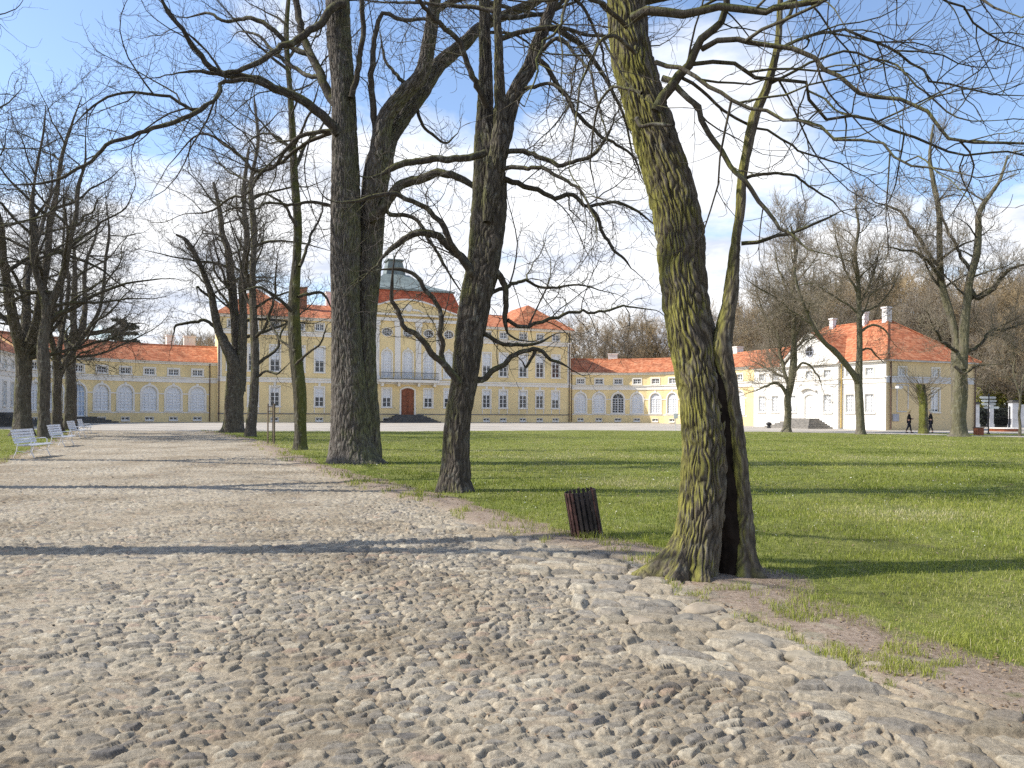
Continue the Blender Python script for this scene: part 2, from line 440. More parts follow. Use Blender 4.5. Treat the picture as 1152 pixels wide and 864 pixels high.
# grass ------------------------------------------------------------
def blades(name, n, xr, yr, hgt, wid, seed, parent=None, dens=None, label=None):
    g = np.random.default_rng(seed)
    # sample uniformly in angle, density falling with distance
    u = g.random(n); y = yr[0]*(yr[1]/yr[0])**u
    x = (g.random(n)*2-1)*y*.80
    x = x+g.normal(0, .03, n)
    h, cls, st, idh, dirt = terrain(x, y)
    tuft = fbm2(x, y, 2.3, 91, 3)
    tuft2 = fbm2(x, y, 5.5, 93, 2)
    keep = ((cls == 1) | (cls == 2))
    pr = np.clip(1.25-dirt*1.0+(tuft-.5)*2.2+(tuft2-.5)*1.6*(dirt > .2), 0.0, 1)
    keep &= g.random(n) < pr*np.clip(.35+2.2*(fbm2(x, y, 1.1, 191, 4)-.36), .12, 1)
    keep &= np.hypot(x-1.85, y-7.4) > .62
    roadside = (cls == 0) & (dirt > .2) & (tuft*.5+tuft2*.5 > .55) & (g.random(n) < .9)
    keep |= roadside & (np.hypot(x-1.85, y-7.4) > .5)
    x, y, h, tuft = x[keep], y[keep], h[keep], tuft[keep]; m = len(x)
    sc = np.clip(y/8, .75, 4.2)
    H = hgt*(.45+.9*g.random(m))*(.6+1.0*tuft)*np.clip(sc, .8, 1.3)
    H = H*(1+1.0*((tuft2[keep] > .56) & (dirt[keep] > .1)))
    W = wid*(.7+.6*g.random(m))*sc
    a = g.random(m)*2*PI; b = g.random(m)*2*PI; ln = H*(.2+.7*g.random(m))
    dx, dy = np.cos(a)*W*.5, np.sin(a)*W*.5
    lx, ly = np.cos(b)*ln, np.sin(b)*ln
    P = np.stack([np.stack([x-dx, y-dy, h-.01], 1), np.stack([x+dx, y+dy, h-.01], 1),
                  np.stack([x-dx*.7+lx*.35, y-dy*.7+ly*.35, h+H*.6], 1), np.stack([x+dx*.7+lx*.35, y+dy*.7+ly*.35, h+H*.6], 1),
                  np.stack([x+lx, y+ly, h+H*.95], 1)], 1)
    i = np.arange(m)*5
    Q = np.stack([i, i+1, i+3, i+2], 1); T = np.stack([i+2, i+3, i+4], 1)
    pat = fbm2(x, y, .33, 5, 3)
    rnd = np.clip(g.random(m)*.64+(pat-.44)*1.7+(g.random(m) < .06)*.5, 0, 1)
    me = np_mesh(name, P.reshape(-1, 3), Q, T, [M['blade']], True, {'rnd': np.repeat(rnd, 5)})
    return tagp(link_mesh(name, me), label, 'grass', None, 'stuff')
blades('grass', 640000, None, (3.6, 60), .034, .005, 5, label='short spring grass growing over the lawns, with tufts along the bare verge')

def litter(name, n, seed, sz, mats_c, label, cat, where):
    g = np.random.default_rng(seed); y = 3.8*(26/3.8)**g.random(n); x = (g.random(n)*2-1)*y*.75
    h, cls, st, idh, dirt = terrain(x, y)
    keep = where(x, y, cls, dirt, g.random(n))
    x, y, h = x[keep], y[keep], h[keep]; m = len(x); a = g.random(m)*6.28; s = sz*(.5+g.random(m))*np.clip(y/9, .8, 2)
    ax = np.stack([np.cos(a), np.sin(a), g.normal(0, .3, m)], 1)*s[:, None]; bx = np.stack([-np.sin(a), np.cos(a), g.normal(0, .3, m)], 1)*s[:, None]*.55
    c = np.stack([x, y, h+(.028 if name == 'daisies' else .008)], 1)
    V = np.stack([c-ax, c-bx, c+ax, c+bx], 1).reshape(-1, 3); i = np.arange(m)*4
    mt, nt_, b = nm(name+'_mat'); gg = N(nt_); gg.L(gg.ramp(gg.attr('rnd'), mats_c), b.inputs['Base Color']); b.inputs['Roughness'].default_value = .8
    me = np_mesh(name, V, np.stack([i, i+1, i+2, i+3], 1), None, [mt], False, {'rnd': np.repeat(g.random(m), 4)})
    tagp(link_mesh(name, me), label, cat, None, 'stuff')
litter('daisies', 5200, 17, .008, [(0, (.75, .75, .7)), (1, (.8, .78, .6))], 'tiny white daisies dotted over the lawn', 'daisies', lambda x, y, c, d, u: (c == 1) & (d < .3) & (u < .6*np.clip(fbm2(x, y, .5, 71)*3-1, 0, 1)))
litter('fallen_leaves', 34000, 18, .014, [(0, (.10, .06, .03)), (.5, (.20, .13, .07)), (1, (.34, .25, .15))], 'small dry leaves and bark scraps strewn along the bare verge', 'leaf litter', lambda x, y, c, d, u: ((d > .2) & (u < .5)) | ((c == 0) & (u < .05)) | ((c == 1) & (u < .09)))

# ------------------------------------------------------------------ trees
def unit(v): return v/np.maximum(np.linalg.norm(v, axis=-1, keepdims=True), 1e-9)
def tube_np(P, R, k):
    B, n, _ = P.shape
    T = np.empty_like(P); T[:, 1:-1] = P[:, 2:]-P[:, :-2]; T[:, 0] = P[:, 1]-P[:, 0]; T[:, -1] = P[:, -1]-P[:, -2]
    T = unit(T)
    ref = np.where(np.abs(T[:, 0, 2:3]) > .9, np.array([[1., 0, 0]]), np.array([[0., 0, 1.]]))
    nn = unit(np.cross(T[:, 0], ref))
    ang = np.arange(k)*2*PI/k; ca, sa = np.cos(ang), np.sin(ang)
    V = np.empty((B, n, k, 3))
    for i in range(n):
        nn = unit(nn-T[:, i]*np.sum(nn*T[:, i], 1, keepdims=True)); b = np.cross(T[:, i], nn)
        V[:, i] = P[:, i, None]+R[:, i, None, None]*(nn[:, None]*ca[None, :, None]+b[:, None]*sa[None, :, None])
    base = (np.arange(B)*n*k)[:, None, None]+(np.arange(n-1)*k)[None, :, None]
    j = np.arange(k)[None, None, :]; j2 = (j+1) % k
    Q = np.stack([base+j, base+j2, base+k+j2, base+k+j], -1).reshape(-1, 4)
    return V.reshape(-1, 3), Q
class Bag:
    def __init__(s): s.V = []; s.Q = []; s.n = 0; s.M = []; s.A = []
    def add(s, V, Q, m=0, a=None):
        s.A.append(np.zeros(len(V)) if a is None else a)
        s.V.append(V); s.Q.append(Q+s.n); s.M.append(np.full(len(Q), m)); s.n += len(V)
    def build(s, name, mats, parent, off):
        if not s.V: return None
        V = np.concatenate(s.V)-np.array(off)
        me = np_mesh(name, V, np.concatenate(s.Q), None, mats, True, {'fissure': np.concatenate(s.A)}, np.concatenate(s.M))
        return link_mesh(name, me, parent)
def resample(pts, rads, n):
    pts = np.array(pts, float); rads = np.array(rads, float)
    # catmull-rom then uniform
    P = np.vstack([2*pts[0]-pts[1], pts, 2*pts[-1]-pts[-2]])
    out = []; ro = []
    for i in range(len(pts)-1):
        p0, p1, p2, p3 = P[i:i+4]
        for t in np.linspace(0, 1, 9)[:-1]:
            out.append(.5*((2*p1)+(-p0+p2)*t+(2*p0-5*p1+4*p2-p3)*t*t+(-p0+3*p1-3*p2+p3)*t**3)); ro.append(rads[i]*(1-t)+rads[i+1]*t)
    out.append(pts[-1]); ro.append(rads[-1]); out = np.array(out); ro = np.array(ro)
    d = np.concatenate([[0], np.cumsum(np.linalg.norm(np.diff(out, axis=0), axis=1))])
    u = np.linspace(0, d[-1], n)
    return np.stack([np.interp(u, d, out[:, k]) for k in range(3)], 1), np.interp(u, d, ro)
def children(g, P, R, dens, ratio, minlen, maxlen, ang, nseg, wander, droop, upturn, t0=.15, rk=.011, tip=.3, rmin=.003, rfrac=.7, flat=0.0, upb=.2, keepout=2.2):
    B, n, _ = P.shape
    seg = np.linalg.norm(np.diff(P, axis=1), axis=2); Ls = seg.sum(1)
    cnt = np.maximum(1, (Ls*dens*(.75+.5*g.random(B))).astype(int))
    idx = np.repeat(np.arange(B), cnt); m = len(idx)
    start = np.repeat(np.cumsum(cnt)-cnt, cnt); k = np.arange(m)-start
    t = t0+(1-t0)*np.clip((k+g.random(m))/cnt[idx], 0, .995)
    t = np.where(k == cnt[idx]-1, .999, t)        # the last child continues the tip
    f = t*(n-1); i = np.minimum(f.astype(int), n-2); fr = (f-i)[:, None]
    pos = P[idx, i]*(1-fr)+P[idx, i+1]*fr
    tan = unit(P[idx, i+1]-P[idx, i])
    rp = R[idx, i]*(1-fr[:, 0])+R[idx, i+1]*fr[:, 0]
    last = k == cnt[idx]-1
    L = np.clip(Ls[idx]*ratio*(1.15-.65*t)*(.55+.8*g.random(m)), minlen, maxlen)
    az = k*2.4+g.random(m)*1.2+idx*1.7
    ref = np.where(np.abs(tan[:, 2:3]) > .95, np.array([[1., 0, 0]]), np.array([[0., 0, 1.]]))
    a = unit(np.cross(tan, ref)); b = np.cross(a, tan)
    perp = a*np.cos(az)[:, None]+b*np.sin(az)[:, None]*(1-flat)
    al = rad(ang[0])+(rad(ang[1])-rad(ang[0]))*g.random(m); al = np.where(last, .15+.2*g.random(m), al)
    d = unit(tan*np.cos(al)[:, None]+unit(perp)*np.sin(al)[:, None]+np.array([0, 0, upb]))
    r0 = np.maximum(np.minimum(rp*rfrac, L*rk*(.8+.4*g.random(m))), rmin); r0 = np.where(last, np.maximum(rp*.96, rmin), r0)
    C = np.empty((m, nseg+1, 3)); C[:, 0] = pos; step = (L/nseg)[:, None]
    curl = unit(g.normal(0, 1, (m, 3)))
    for s in range(nseg):
        tt = (s+.5)/nseg
        trop = (-droop*(1-tt)+upturn*tt)
        d = unit(d+g.normal(0, wander, (m, 3))+curl*wander*.7+np.array([0, 0, trop])/nseg*3)
        C[:, s+1] = C[:, s]+d*step
    RR = r0[:, None]*np.linspace(1, tip, nseg+1)[None, :]
    ok = np.min(np.linalg.norm(C-CAM, axis=2), axis=1) > keepout
    ok &= C[:, :, 2].min(1) > .9
    return C[ok], RR[ok]
def crown_from(g, P, R, bag, lv, style):
    """P,R: limbs; adds successive levels"""
    cur = (P, R)
    for q in lv:
        C, RR = children(g, cur[0], cur[1], **q['p'])
        V, Q = tube_np(C, RR, q['k']); bag.add(V, Q, q['m'])
        cur = (C, RR)
    return cur
def LV(scale=1.0, dens=1.0, tw=.0035, droop=.25, up=.35, deep=3, w=.16, lim=1.4):
    a = [dict(k=6, m=0, p=dict(dens=lim*dens*1.5, ratio=.5, minlen=.9*scale, maxlen=3.6*scale, ang=(30, 65), nseg=8, wander=w, droop=droop, upturn=up, t0=.12, rk=.0078, tip=.28, rmin=tw*1.6)),
         dict(k=4, m=1, p=dict(dens=3.6*dens, ratio=.42, minlen=.45*scale, maxlen=1.5*scale, ang=(30, 70), nseg=6, wander=w*1.1, droop=droop, upturn=up*1.1, t0=.1, rk=.0062, tip=.35, rmin=tw*1.2)),
         dict(k=3, m=1, p=dict(dens=5.8*dens, ratio=.45, minlen=.2*scale, maxlen=.7*scale, ang=(30, 70), nseg=4, wander=w*1.2, droop=droop*.8, upturn=up*1.3, t0=.1, rk=.006, tip=.55, rmin=tw))]
    return a[:deep]

def detail_trunk(bag, pts, rads, nth=120, nz=260, amp=.02, fr=14, fz=2.6, flare=None, seed=1, twist=0.0, m=0, plates=0):
    P, R = resample(pts, rads, nz)
    T = np.gradient(P, axis=0); T = unit(T)
    nn = np.array([1., 0, 0]); th = np.arange(nth)*2*PI/nth
    V = np.empty((nz, nth, 3)); FI = np.zeros((nz, nth)); Rm = float(np.median(R)); s = np.concatenate([[0], np.cumsum(np.linalg.norm(np.diff(P, axis=0), axis=1))])
    for i in range(nz):
        nn = nn-T[i]*nn.dot(T[i]); nn = nn/np.linalg.norm(nn); b = np.cross(T[i], nn)
        r = np.full(nth, R[i])
        tt = th+twist*s[i]
        # lobes along the trunk and root flares
        r = r*(1+.05*np.sin(2*tt+s[i]*.9+seed)+.045*np.sin(3*tt-s[i]*.6+seed*2)+.025*np.sin(5*tt+seed))
        if flare: 
            fl = 0
            for (ang, wdt, am, zh) in flare:
                d = np.angle(np.exp(1j*(th-ang)))
                fl = fl+am*np.exp(-(d/wdt)**2)*math.exp(-max(P[i, 2], 0)/zh)
            r = r+fl
        circ = R[i]
        q = np.stack([np.cos(tt)*circ*fr, np.sin(tt)*circ*fr, np.full(nth, s[i]*fz)], 1)
        n = vnoise(q+3.1*seed, seed); n_b = vnoise(q*np.array([2.1, 2.1, 2.3]), seed+5)
        ridge = 1-np.abs(2*n-1); ridge2 = 1-np.abs(2*n_b-1)
        if plates:
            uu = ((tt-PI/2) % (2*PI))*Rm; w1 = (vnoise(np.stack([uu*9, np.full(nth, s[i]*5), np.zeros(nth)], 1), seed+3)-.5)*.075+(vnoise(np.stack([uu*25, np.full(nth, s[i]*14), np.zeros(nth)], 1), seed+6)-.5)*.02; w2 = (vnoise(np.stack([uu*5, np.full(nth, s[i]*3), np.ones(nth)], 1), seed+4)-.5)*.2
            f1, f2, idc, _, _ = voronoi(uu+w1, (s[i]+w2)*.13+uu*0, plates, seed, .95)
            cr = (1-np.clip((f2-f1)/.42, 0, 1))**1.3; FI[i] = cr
            r = r+amp*(-1.5*cr+(idc-.5)*.8-.6*ridge2**3+.5+.5*(vnoise(q*np.array([3.3, 3.3, 6]), seed+8)-.5))*min(1, R[i]*8)
        else:
            r = r+amp*(-1.4*ridge**4-.7*ridge2**3+.55)*min(1, R[i]*8)
        r = r+amp*.8*(vnoise(q*np.array([.25, .25, .5]), seed+9)-.5)*2
        V[i] = P[i]+r[:, None]*(nn[None]*np.cos(th)[:, None]+b[None]*np.sin(th)[:, None])
    i = np.arange(nz-1)[:, None]*nth; j = np.arange(nth)[None, :]; j2 = (j+1) % nth
    Q = np.stack([i+j, i+j2, i+nth+j2, i+nth+j], -1).reshape(-1, 4)
    bag.add(V.reshape(-1, 3), Q, m, FI.ravel())
    return P, R
def px_limb(pts, D0, D1, w0, w1, n=18):
    """limb traced through photo directions, going from depth D0 to D1; widths in photo pixels at that depth"""
    k = len(pts); P = []; R = []
    for i, (x, y) in enumerate(pts):
        t = i/(k-1); D = D0+(D1-D0)*t
        P.append(at(x, y, D)); R.append((w0+(w1-w0)*t)*.5*D/F*(1 if i < k-1 else .55))
    P, R = resample(P, R, n)
    s = np.linspace(0, 1, n); L = np.linalg.norm(np.diff(P, axis=0), axis=1).sum()
    q = P*(3.2 if D0 < 20 else 1.6)
    wob = np.stack([vnoise(q+7.7*k2, 50+k2)-.5 for k2 in range(3)], 1)+.5*np.stack([vnoise(q*2.7+3.7*k2, 60+k2)-.5 for k2 in range(3)], 1)
    wob = wob+.28*np.stack([vnoise(q*6.1+1.7*k2, 70+k2)-.5 for k2 in range(3)], 1)
    P = P+wob*(np.sin(np.clip(s*1.15, 0, 1)*PI)**.5)[:, None]*min(.05*L, .24)
    return P, R
def limbs_up(g, P, R, zmin, count, lmin, lmax, ang=(35, 70), nseg=14, w=.09, up=.35, keepout=2.5, rk=.022):
    """generated limbs from the upper part of a stem"""
    ok = np.where(P[:, 2] > zmin)[0]
    C = []; RR = []
    for k in range(count):
        i = ok[int(len(ok)*min(.99, (k+g.random())/count))]; i = min(i, len(P)-2)
        t = unit(P[i+1]-P[i]); az = k*2.4+g.random()*.8
        perp = unit(np.array([math.cos(az), math.sin(az), 0.05]))
        al = rad(ang[0]+(ang[1]-ang[0])*g.random()); d = unit(t*math.cos(al)+perp*math.sin(al))
        L = (lmin+(lmax-lmin)*g.random())*(1.1-.6*k/count)
        p = P[i].copy(); c = [p.copy()]; cu = g.normal(0, 1, 3)
        for s in range(nseg):
            tt = s/nseg
            d = unit(d+g.normal(0, w, 3)+cu*w*.3+np.array([0, 0, up])*(tt-.35)/nseg*4)
            p = p+d*L/nseg; c.append(p.copy())
        c = np.array(c)
        if np.min(np.linalg.norm(c-CAM, axis=1)) < keepout: continue
        r0 = min(R[i]*.62, L*rk)
        C.append(c); RR.append(r0*np.linspace(1, .25, nseg+1))
    return C, RR
TREES = 'bare trees around the courtyard'
def tree_obj(label, base, trunk_bag, crown_bag, trunk_mats, crown_mats, name='bare_tree', group=None, hollow=None):
    root = empty(name, tuple(base), label=label, cat='tree', group=group)
    trunk_bag.build('trunk', trunk_mats, root, base)
    if crown_bag is not None: crown_bag.build('crown', crown_mats, root, base)
    return root
def n_eq(list_PR, n):
    P = []; R = []
    for p, r in list_PR:
        a, b = resample(p, r, n) if len(p) != n else (p, r)
        P.append(a); R.append(b)
    return np.array(P), np.array(R)

# ---- the big mossy tree with the hollow, on the verge
def big_tree():
    g = np.random.default_rng(11)
    D0 = 7.55
    tb = Bag(); cb = Bag()
    def st(rows, dz):
        P = []; R = []
        for (x, y, w) in rows:
            D = D0+dz*(650-y)/650.
            P.append(at(x, y, D)); R.append(w*.5*D/F)
        return P, R
    rowsL = [(778, 668, 64), (779, 640, 58), (786, 600, 50), (790, 560, 50), (793, 500, 51), (789, 440, 51), (779, 380, 53), (772, 340, 50), (768, 300, 50), (764, 250, 49), (752, 200, 48), (736, 150, 46), (721, 100, 46), (709, 50, 47), (704, 0, 44), (702, -70, 42), (706, -160, 36), (700, -270, 28), (716, -390, 20), (712, -520, 12), (720, -640, 6)]
    P, R = st(rowsL, .75)
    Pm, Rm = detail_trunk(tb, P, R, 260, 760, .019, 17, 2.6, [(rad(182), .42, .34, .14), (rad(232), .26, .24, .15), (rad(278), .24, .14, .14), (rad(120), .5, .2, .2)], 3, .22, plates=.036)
    rowsR = [(838, 668, 30), (838, 640, 25), (838, 600, 20), (835, 550, 17), (830, 500, 17), (824, 460, 18), (817, 425, 22), (812, 398, 24), (815, 370, 20), (820, 345, 16), (823, 322, 16), (828, 270, 12), (833, 235, 11), (835, 200, 10), (840, 172, 9.5), (849, 130, 11), (863, 98, 9), (875, 50, 8), (878, 0, 7), (884, -60, 6), (895, -150, 5), (890, -260, 3)]
    P, R = st(rowsR, .35)
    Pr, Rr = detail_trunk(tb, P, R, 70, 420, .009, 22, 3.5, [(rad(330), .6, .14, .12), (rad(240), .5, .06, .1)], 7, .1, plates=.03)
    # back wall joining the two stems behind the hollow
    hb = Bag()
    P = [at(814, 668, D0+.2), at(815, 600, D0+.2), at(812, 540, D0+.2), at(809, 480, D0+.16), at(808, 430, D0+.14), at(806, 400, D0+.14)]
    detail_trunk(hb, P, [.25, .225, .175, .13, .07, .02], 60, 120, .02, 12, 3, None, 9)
    # limbs traced
    LM = []
    def lim(pts, d0, d1, w0, w1): LM.append(px_limb(pts, D0+d0, D0+d1, w0*.82, w1*.75, 20))
    lim([(738, 125), (752, 106), (766, 88), (779, 74), (793, 52), (809, 28), (817, 0), (830, -60), (850, -150)], .1, -.2, 15, 8)
    lim([(712, 20), (727, 12), (760, 10), (793, 6), (834, 10), (883, 9), (925, 0), (980, -18), (1060, -30), (1150, -30)], .2, -.9, 14, 5)
    lim([(745, 88), (765, 100), (789, 135), (810, 168), (829, 194), (848, 222), (862, 238), (876, 257), (888, 262), (899, 272), (909, 281)], .1, -.5, 9, 3.5)
    lim([(790, 55), (800, 50), (824, 48), (848, 50), (881, 57), (908, 66), (936, 82), (970, 98), (1006, 115), (1030, 128), (1056, 145), (1090, 157), (1116, 160), (1152, 161), (1210, 172)], -.05, -1.3, 8, 3.5)
    lim([(780, 72), (800, 71), (834, 76), (866, 88), (900, 104), (926, 130), (970, 140), (1016, 148), (1056, 165), (1100, 172), (1152, 175), (1200, 190)], 0, .8, 6, 2.5)
    lim([(738, 70), (758, 78), (789, 92), (834, 115), (870, 127), (900, 137), (941, 150), (980, 160), (1020, 185), (1060, 190), (1100, 200)], 0, -1.8, 6.5, 2.5)
    lim([(768, 88), (790, 103), (820, 121), (862, 146), (900, 172), (935, 182), (976, 200)], 0, .9, 5, 2)
    lim([(834, 274), (850, 272), (870, 267), (890, 263), (915, 252), (930, 246), (945, 238)], .35, .1, 6, 3)
    lim([(840, 200), (858, 197), (876, 196), (900, 203), (920, 214), (935, 224), (945, 236)], .35, .7, 5, 2)
    lim([(872, 60), (900, 40), (950, 35), (1010, 60), (1060, 90), (1110, 105), (1160, 108)], .35, 1.6, 5, 2)
    lim([(876, 30), (920, -20), (990, -40), (1060, -10), (1120, 40), (1170, 60)], .35, 2.2, 5, 2)
    lim([(865, 95), (905, 75), (960, 60), (1010, 75), (1050, 115), (1085, 135), (1130, 135)], .35, -.6, 4, 1.8)
    lim([(715, 60), (690, 40), (670, 50), (655, 90), (648, 140), (640, 190)], .2, -1.0, 6, 2)
    lim([(705, 30), (680, 5), (650, 0), (620, 30), (605, 80), (590, 120)], .2, -1.4, 7, 2)
    lim([(722, 105), (700, 98), (680, 108), (668, 140), (664, 180), (670, 215)], .1, .9, 5, 2)
    lim([(830, -20), (880, -60), (960, -70), (1040, -40), (1100, 0), (1150, 20)], 0, -1.9, 8, 3)
    P, R = n_eq(LM, 20)
    V, Q = tube_np(P, R, 9); cb.add(V, Q, 0)
    # mossy cut stub in front of the trunk
    sP, sR = px_limb([(716, 133), (722, 142), (735, 140), (748, 141), (757, 141)], D0-.08, D0-.35, 5, 4, 14)
    V, Q = tube_np(sP[None], sR[None], 8); cb.add(V, Q, 2)
    # thinner boughs above the frame
    C, RR = limbs_up(g, Pm, Rm, 5.9, 15, 2.5, 5.2, (45, 80), 19, .09, .3, 3.4)
    C2, R2 = limbs_up(g, Pr, Rr, 6.0, 4, 1.5, 3, (35, 70), 19, .08, .3, 3.4)
    C += C2; RR += R2
    C = np.array(C); RR = np.array(RR); V, Q = tube_np(C, RR, 7); cb.add(V, Q, 0)
    lv = LV(.62, .95, .0034, .35, .55, 3, .14, 1.9)
    crown_from(g, P, R, cb, lv, 0)
    lv = LV(.8, .9, .004, .3, .4, 3, .15, 1.3)
    crown_from(g, C, RR, cb, lv, 0)
    base = at(792, 650, D0); base[2] = 0
    root = tree_obj('thick leaning mossy tree with a dark hollow at its foot, at the cobbles edge', base, tb, cb, [M['bark_main']], [M['limb_moss'], M['twig'], M['limb']], 'hollow_tree')
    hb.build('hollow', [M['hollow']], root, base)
big_tree()

def traced_tree(seed, label, D0, stems, limbs, mats, lv, extra, nth=70, nz=260, amp=.022, flare=None, dz=0., smats=None, name='bare_tree', group=None, twist=.05, fr=11, fz=2., plates=0, lw=.82):
    g = np.random.default_rng(seed); tb = Bag(); cb = Bag(); SP = []
    for si, (rows, d0, d1) in enumerate(stems):
        k = len(rows); P = []; R = []
        for i, (x, y, w) in enumerate(rows):
            D = D0+d0+(d1-d0)*i/(k-1); P.append(at(x, y, D)); R.append(w*.465*D/F)
        SP.append(detail_trunk(tb, P, R, nth, nz, amp, fr, fz, flare if si == 0 else None, seed+si, twist, plates=plates))
    LM = [px_limb(p, D0+a, D0+b, w0*lw, w1*lw, 28) for (p, a, b, w0, w1) in limbs]
    cur = []
    if LM:
        P, R = n_eq(LM, 28); V, Q = tube_np(P, R, 8); cb.add(V, Q, 0); cur.append((P, R))
    for (si, zmin, cnt, lmin, lmax, ang) in extra:
        C, RR = limbs_up(g, SP[si][0], SP[si][1], zmin, cnt, lmin, lmax, ang, 27, .08, .35)
        if C:
            C = np.array(C); RR = np.array(RR); V, Q = tube_np(C, RR, 7); cb.add(V, Q, 0); cur.append((C, RR))
    P = np.concatenate([c[0] for c in cur]); R = np.concatenate([c[1] for c in cur])
    crown_from(g, P, R, cb, lv, 0)
    x, y, w = stems[0][0][0]; base = at(x, y, D0); base[2] = 0
    return tree_obj(label, base, tb, cb, [mats[0]], [mats[1], mats[2]], name, group)

DK = [M['bark_mid'], M['limb'], M['twig']]
# ---- second tree of the row
traced_tree(21, 'dark mossy tree forking high up, second along the road edge behind the slatted bin', 15.1,
  [([(512, 562, 44), (512, 545, 38), (513, 520, 34), (515, 476, 32), (523, 430, 33), (529, 380, 35), (534, 350, 36), (538, 325, 37), (544, 300, 38), (549, 250, 43), (551, 208, 43), (549, 165, 36), (546, 130, 21), (547, 100, 17), (546, 50, 14), (545, 0, 12), (540, -80, 10), (546, -170, 8), (538, -280, 5)], 0, .6),
   ([(552, 262, 10), (554, 230, 16), (558, 195, 20), (562, 165, 22), (563, 130, 16), (562, 100, 13), (561, 50, 11), (560, 0, 10), (572, -80, 8), (566, -180, 5)], .1, -.4),
   ([(548, 250, 10), (552, 220, 20), (558, 185, 24), (566, 150, 22), (574, 118, 19), (584, 95, 17), (595, 76, 16), (603, 55, 16), (609, 38, 15), (623, 0, 13), (640, -60, 11), (650, -150, 8), (672, -250, 5)], -.1, .5)],
  [([(516, 432), (506, 418), (494, 407), (478, 388), (466, 376), (455, 365), (442, 340), (441, 322), (442, 303)], -.2, -.9, 11, 4.5),
   ([(512, 424), (503, 418), (497, 405), (496, 385), (496, 363), (486, 335), (475, 321), (465, 308), (452, 303), (432, 303)], -.2, -.6, 8, 5),
   ([(530, 305), (518, 289), (505, 275), (494, 266), (484, 262), (470, 263), (456, 267), (442, 278), (430, 290)], -.2, -.8, 13, 7),
   ([(532, 310), (525, 300), (512, 278), (500, 260), (486, 243), (470, 230), (450, 222), (430, 219), (405, 226), (380, 228)], -.3, -1.5, 9, 5),
   ([(535, 428), (545, 427), (555, 418), (572, 407), (586, 395), (603, 393), (612, 398), (619, 404), (630, 408), (639, 413)], .1, .3, 9, 3.5),
   ([(603, 393), (598, 403), (592, 413), (588, 407)], .25, .3, 5, 3),
   ([(540, 372), (550, 379), (567, 389), (580, 388), (594, 388), (608, 385), (622, 377)], .1, .6, 7, 3),
   ([(543, 300), (556, 305), (566, 318), (570, 340), (568, 360), (571, 375)], .1, .5, 12, 6),
   ([(571, 360), (585, 368), (610, 362), (640, 354), (670, 350), (700, 345), (738, 349)], .4, 1.2, 6, 2.5),
   ([(600, 60), (612, 75), (629, 100), (647, 121), (662, 142), (676, 157), (692, 163), (713, 177), (722, 200)], .2, 1.1, 8, 3),
   ([(560, 172), (575, 170), (605, 177), (632, 186), (650, 180), (668, 172), (682, 155), (690, 138)], 0, -.8, 8, 4),
   ([(560, 192), (575, 188), (599, 190), (623, 198), (641, 205), (655, 220), (668, 240), (672, 262)], 0, -1.6, 7, 2.5),
   ([(563, 200), (575, 203), (599, 210), (617, 220), (650, 222), (662, 231), (695, 229), (716, 237), (740, 256)], .1, .9, 9, 3),
   ([(660, 230), (674, 247), (680, 268), (688, 279), (695, 286), (703, 292), (710, 302)], .5, .6, 6, 3),
   ([(545, 172), (540, 175), (526, 179), (495, 180), (467, 182), (442, 189), (430, 196)], -.1, -.6, 10, 9),
   ([(548, 120), (540, 100), (522, 66), (505, 38), (485, 15), (470, 0), (440, -40)], 0, -1.2, 9, 5),
   ([(590, 100), (602, 97), (623, 94), (640, 115), (650, 140)], .1, -.7, 6, 3),
   ([(607, 60), (625, 45), (650, 60), (668, 95), (678, 130), (685, 170)], .2, -1.3, 6, 2),
   ([(620, 10), (645, 0), (665, 25), (680, 70), (690, 110)], .3, 1.3, 6, 2),
   ([(552, 330), (570, 322), (590, 318), (620, 325), (650, 322), (690, 330)], .2, 2.2, 6, 2)],
  DK, LV(.85, 1.3, .0048, .4, .5, 3, .16, 1.7), [(0, 8.8, 8, 2.5, 4.5, (40, 75)), (1, 8.5, 6, 2, 4, (40, 75)), (2, 8.5, 8, 2.5, 4.5, (40, 75))],
  130, 480, .016, [(rad(200), .5, .08, .2), (rad(290), .4, .07, .2), (rad(0), .5, .06, .2)], twist=.18, fr=10, fz=1.7, plates=.045)
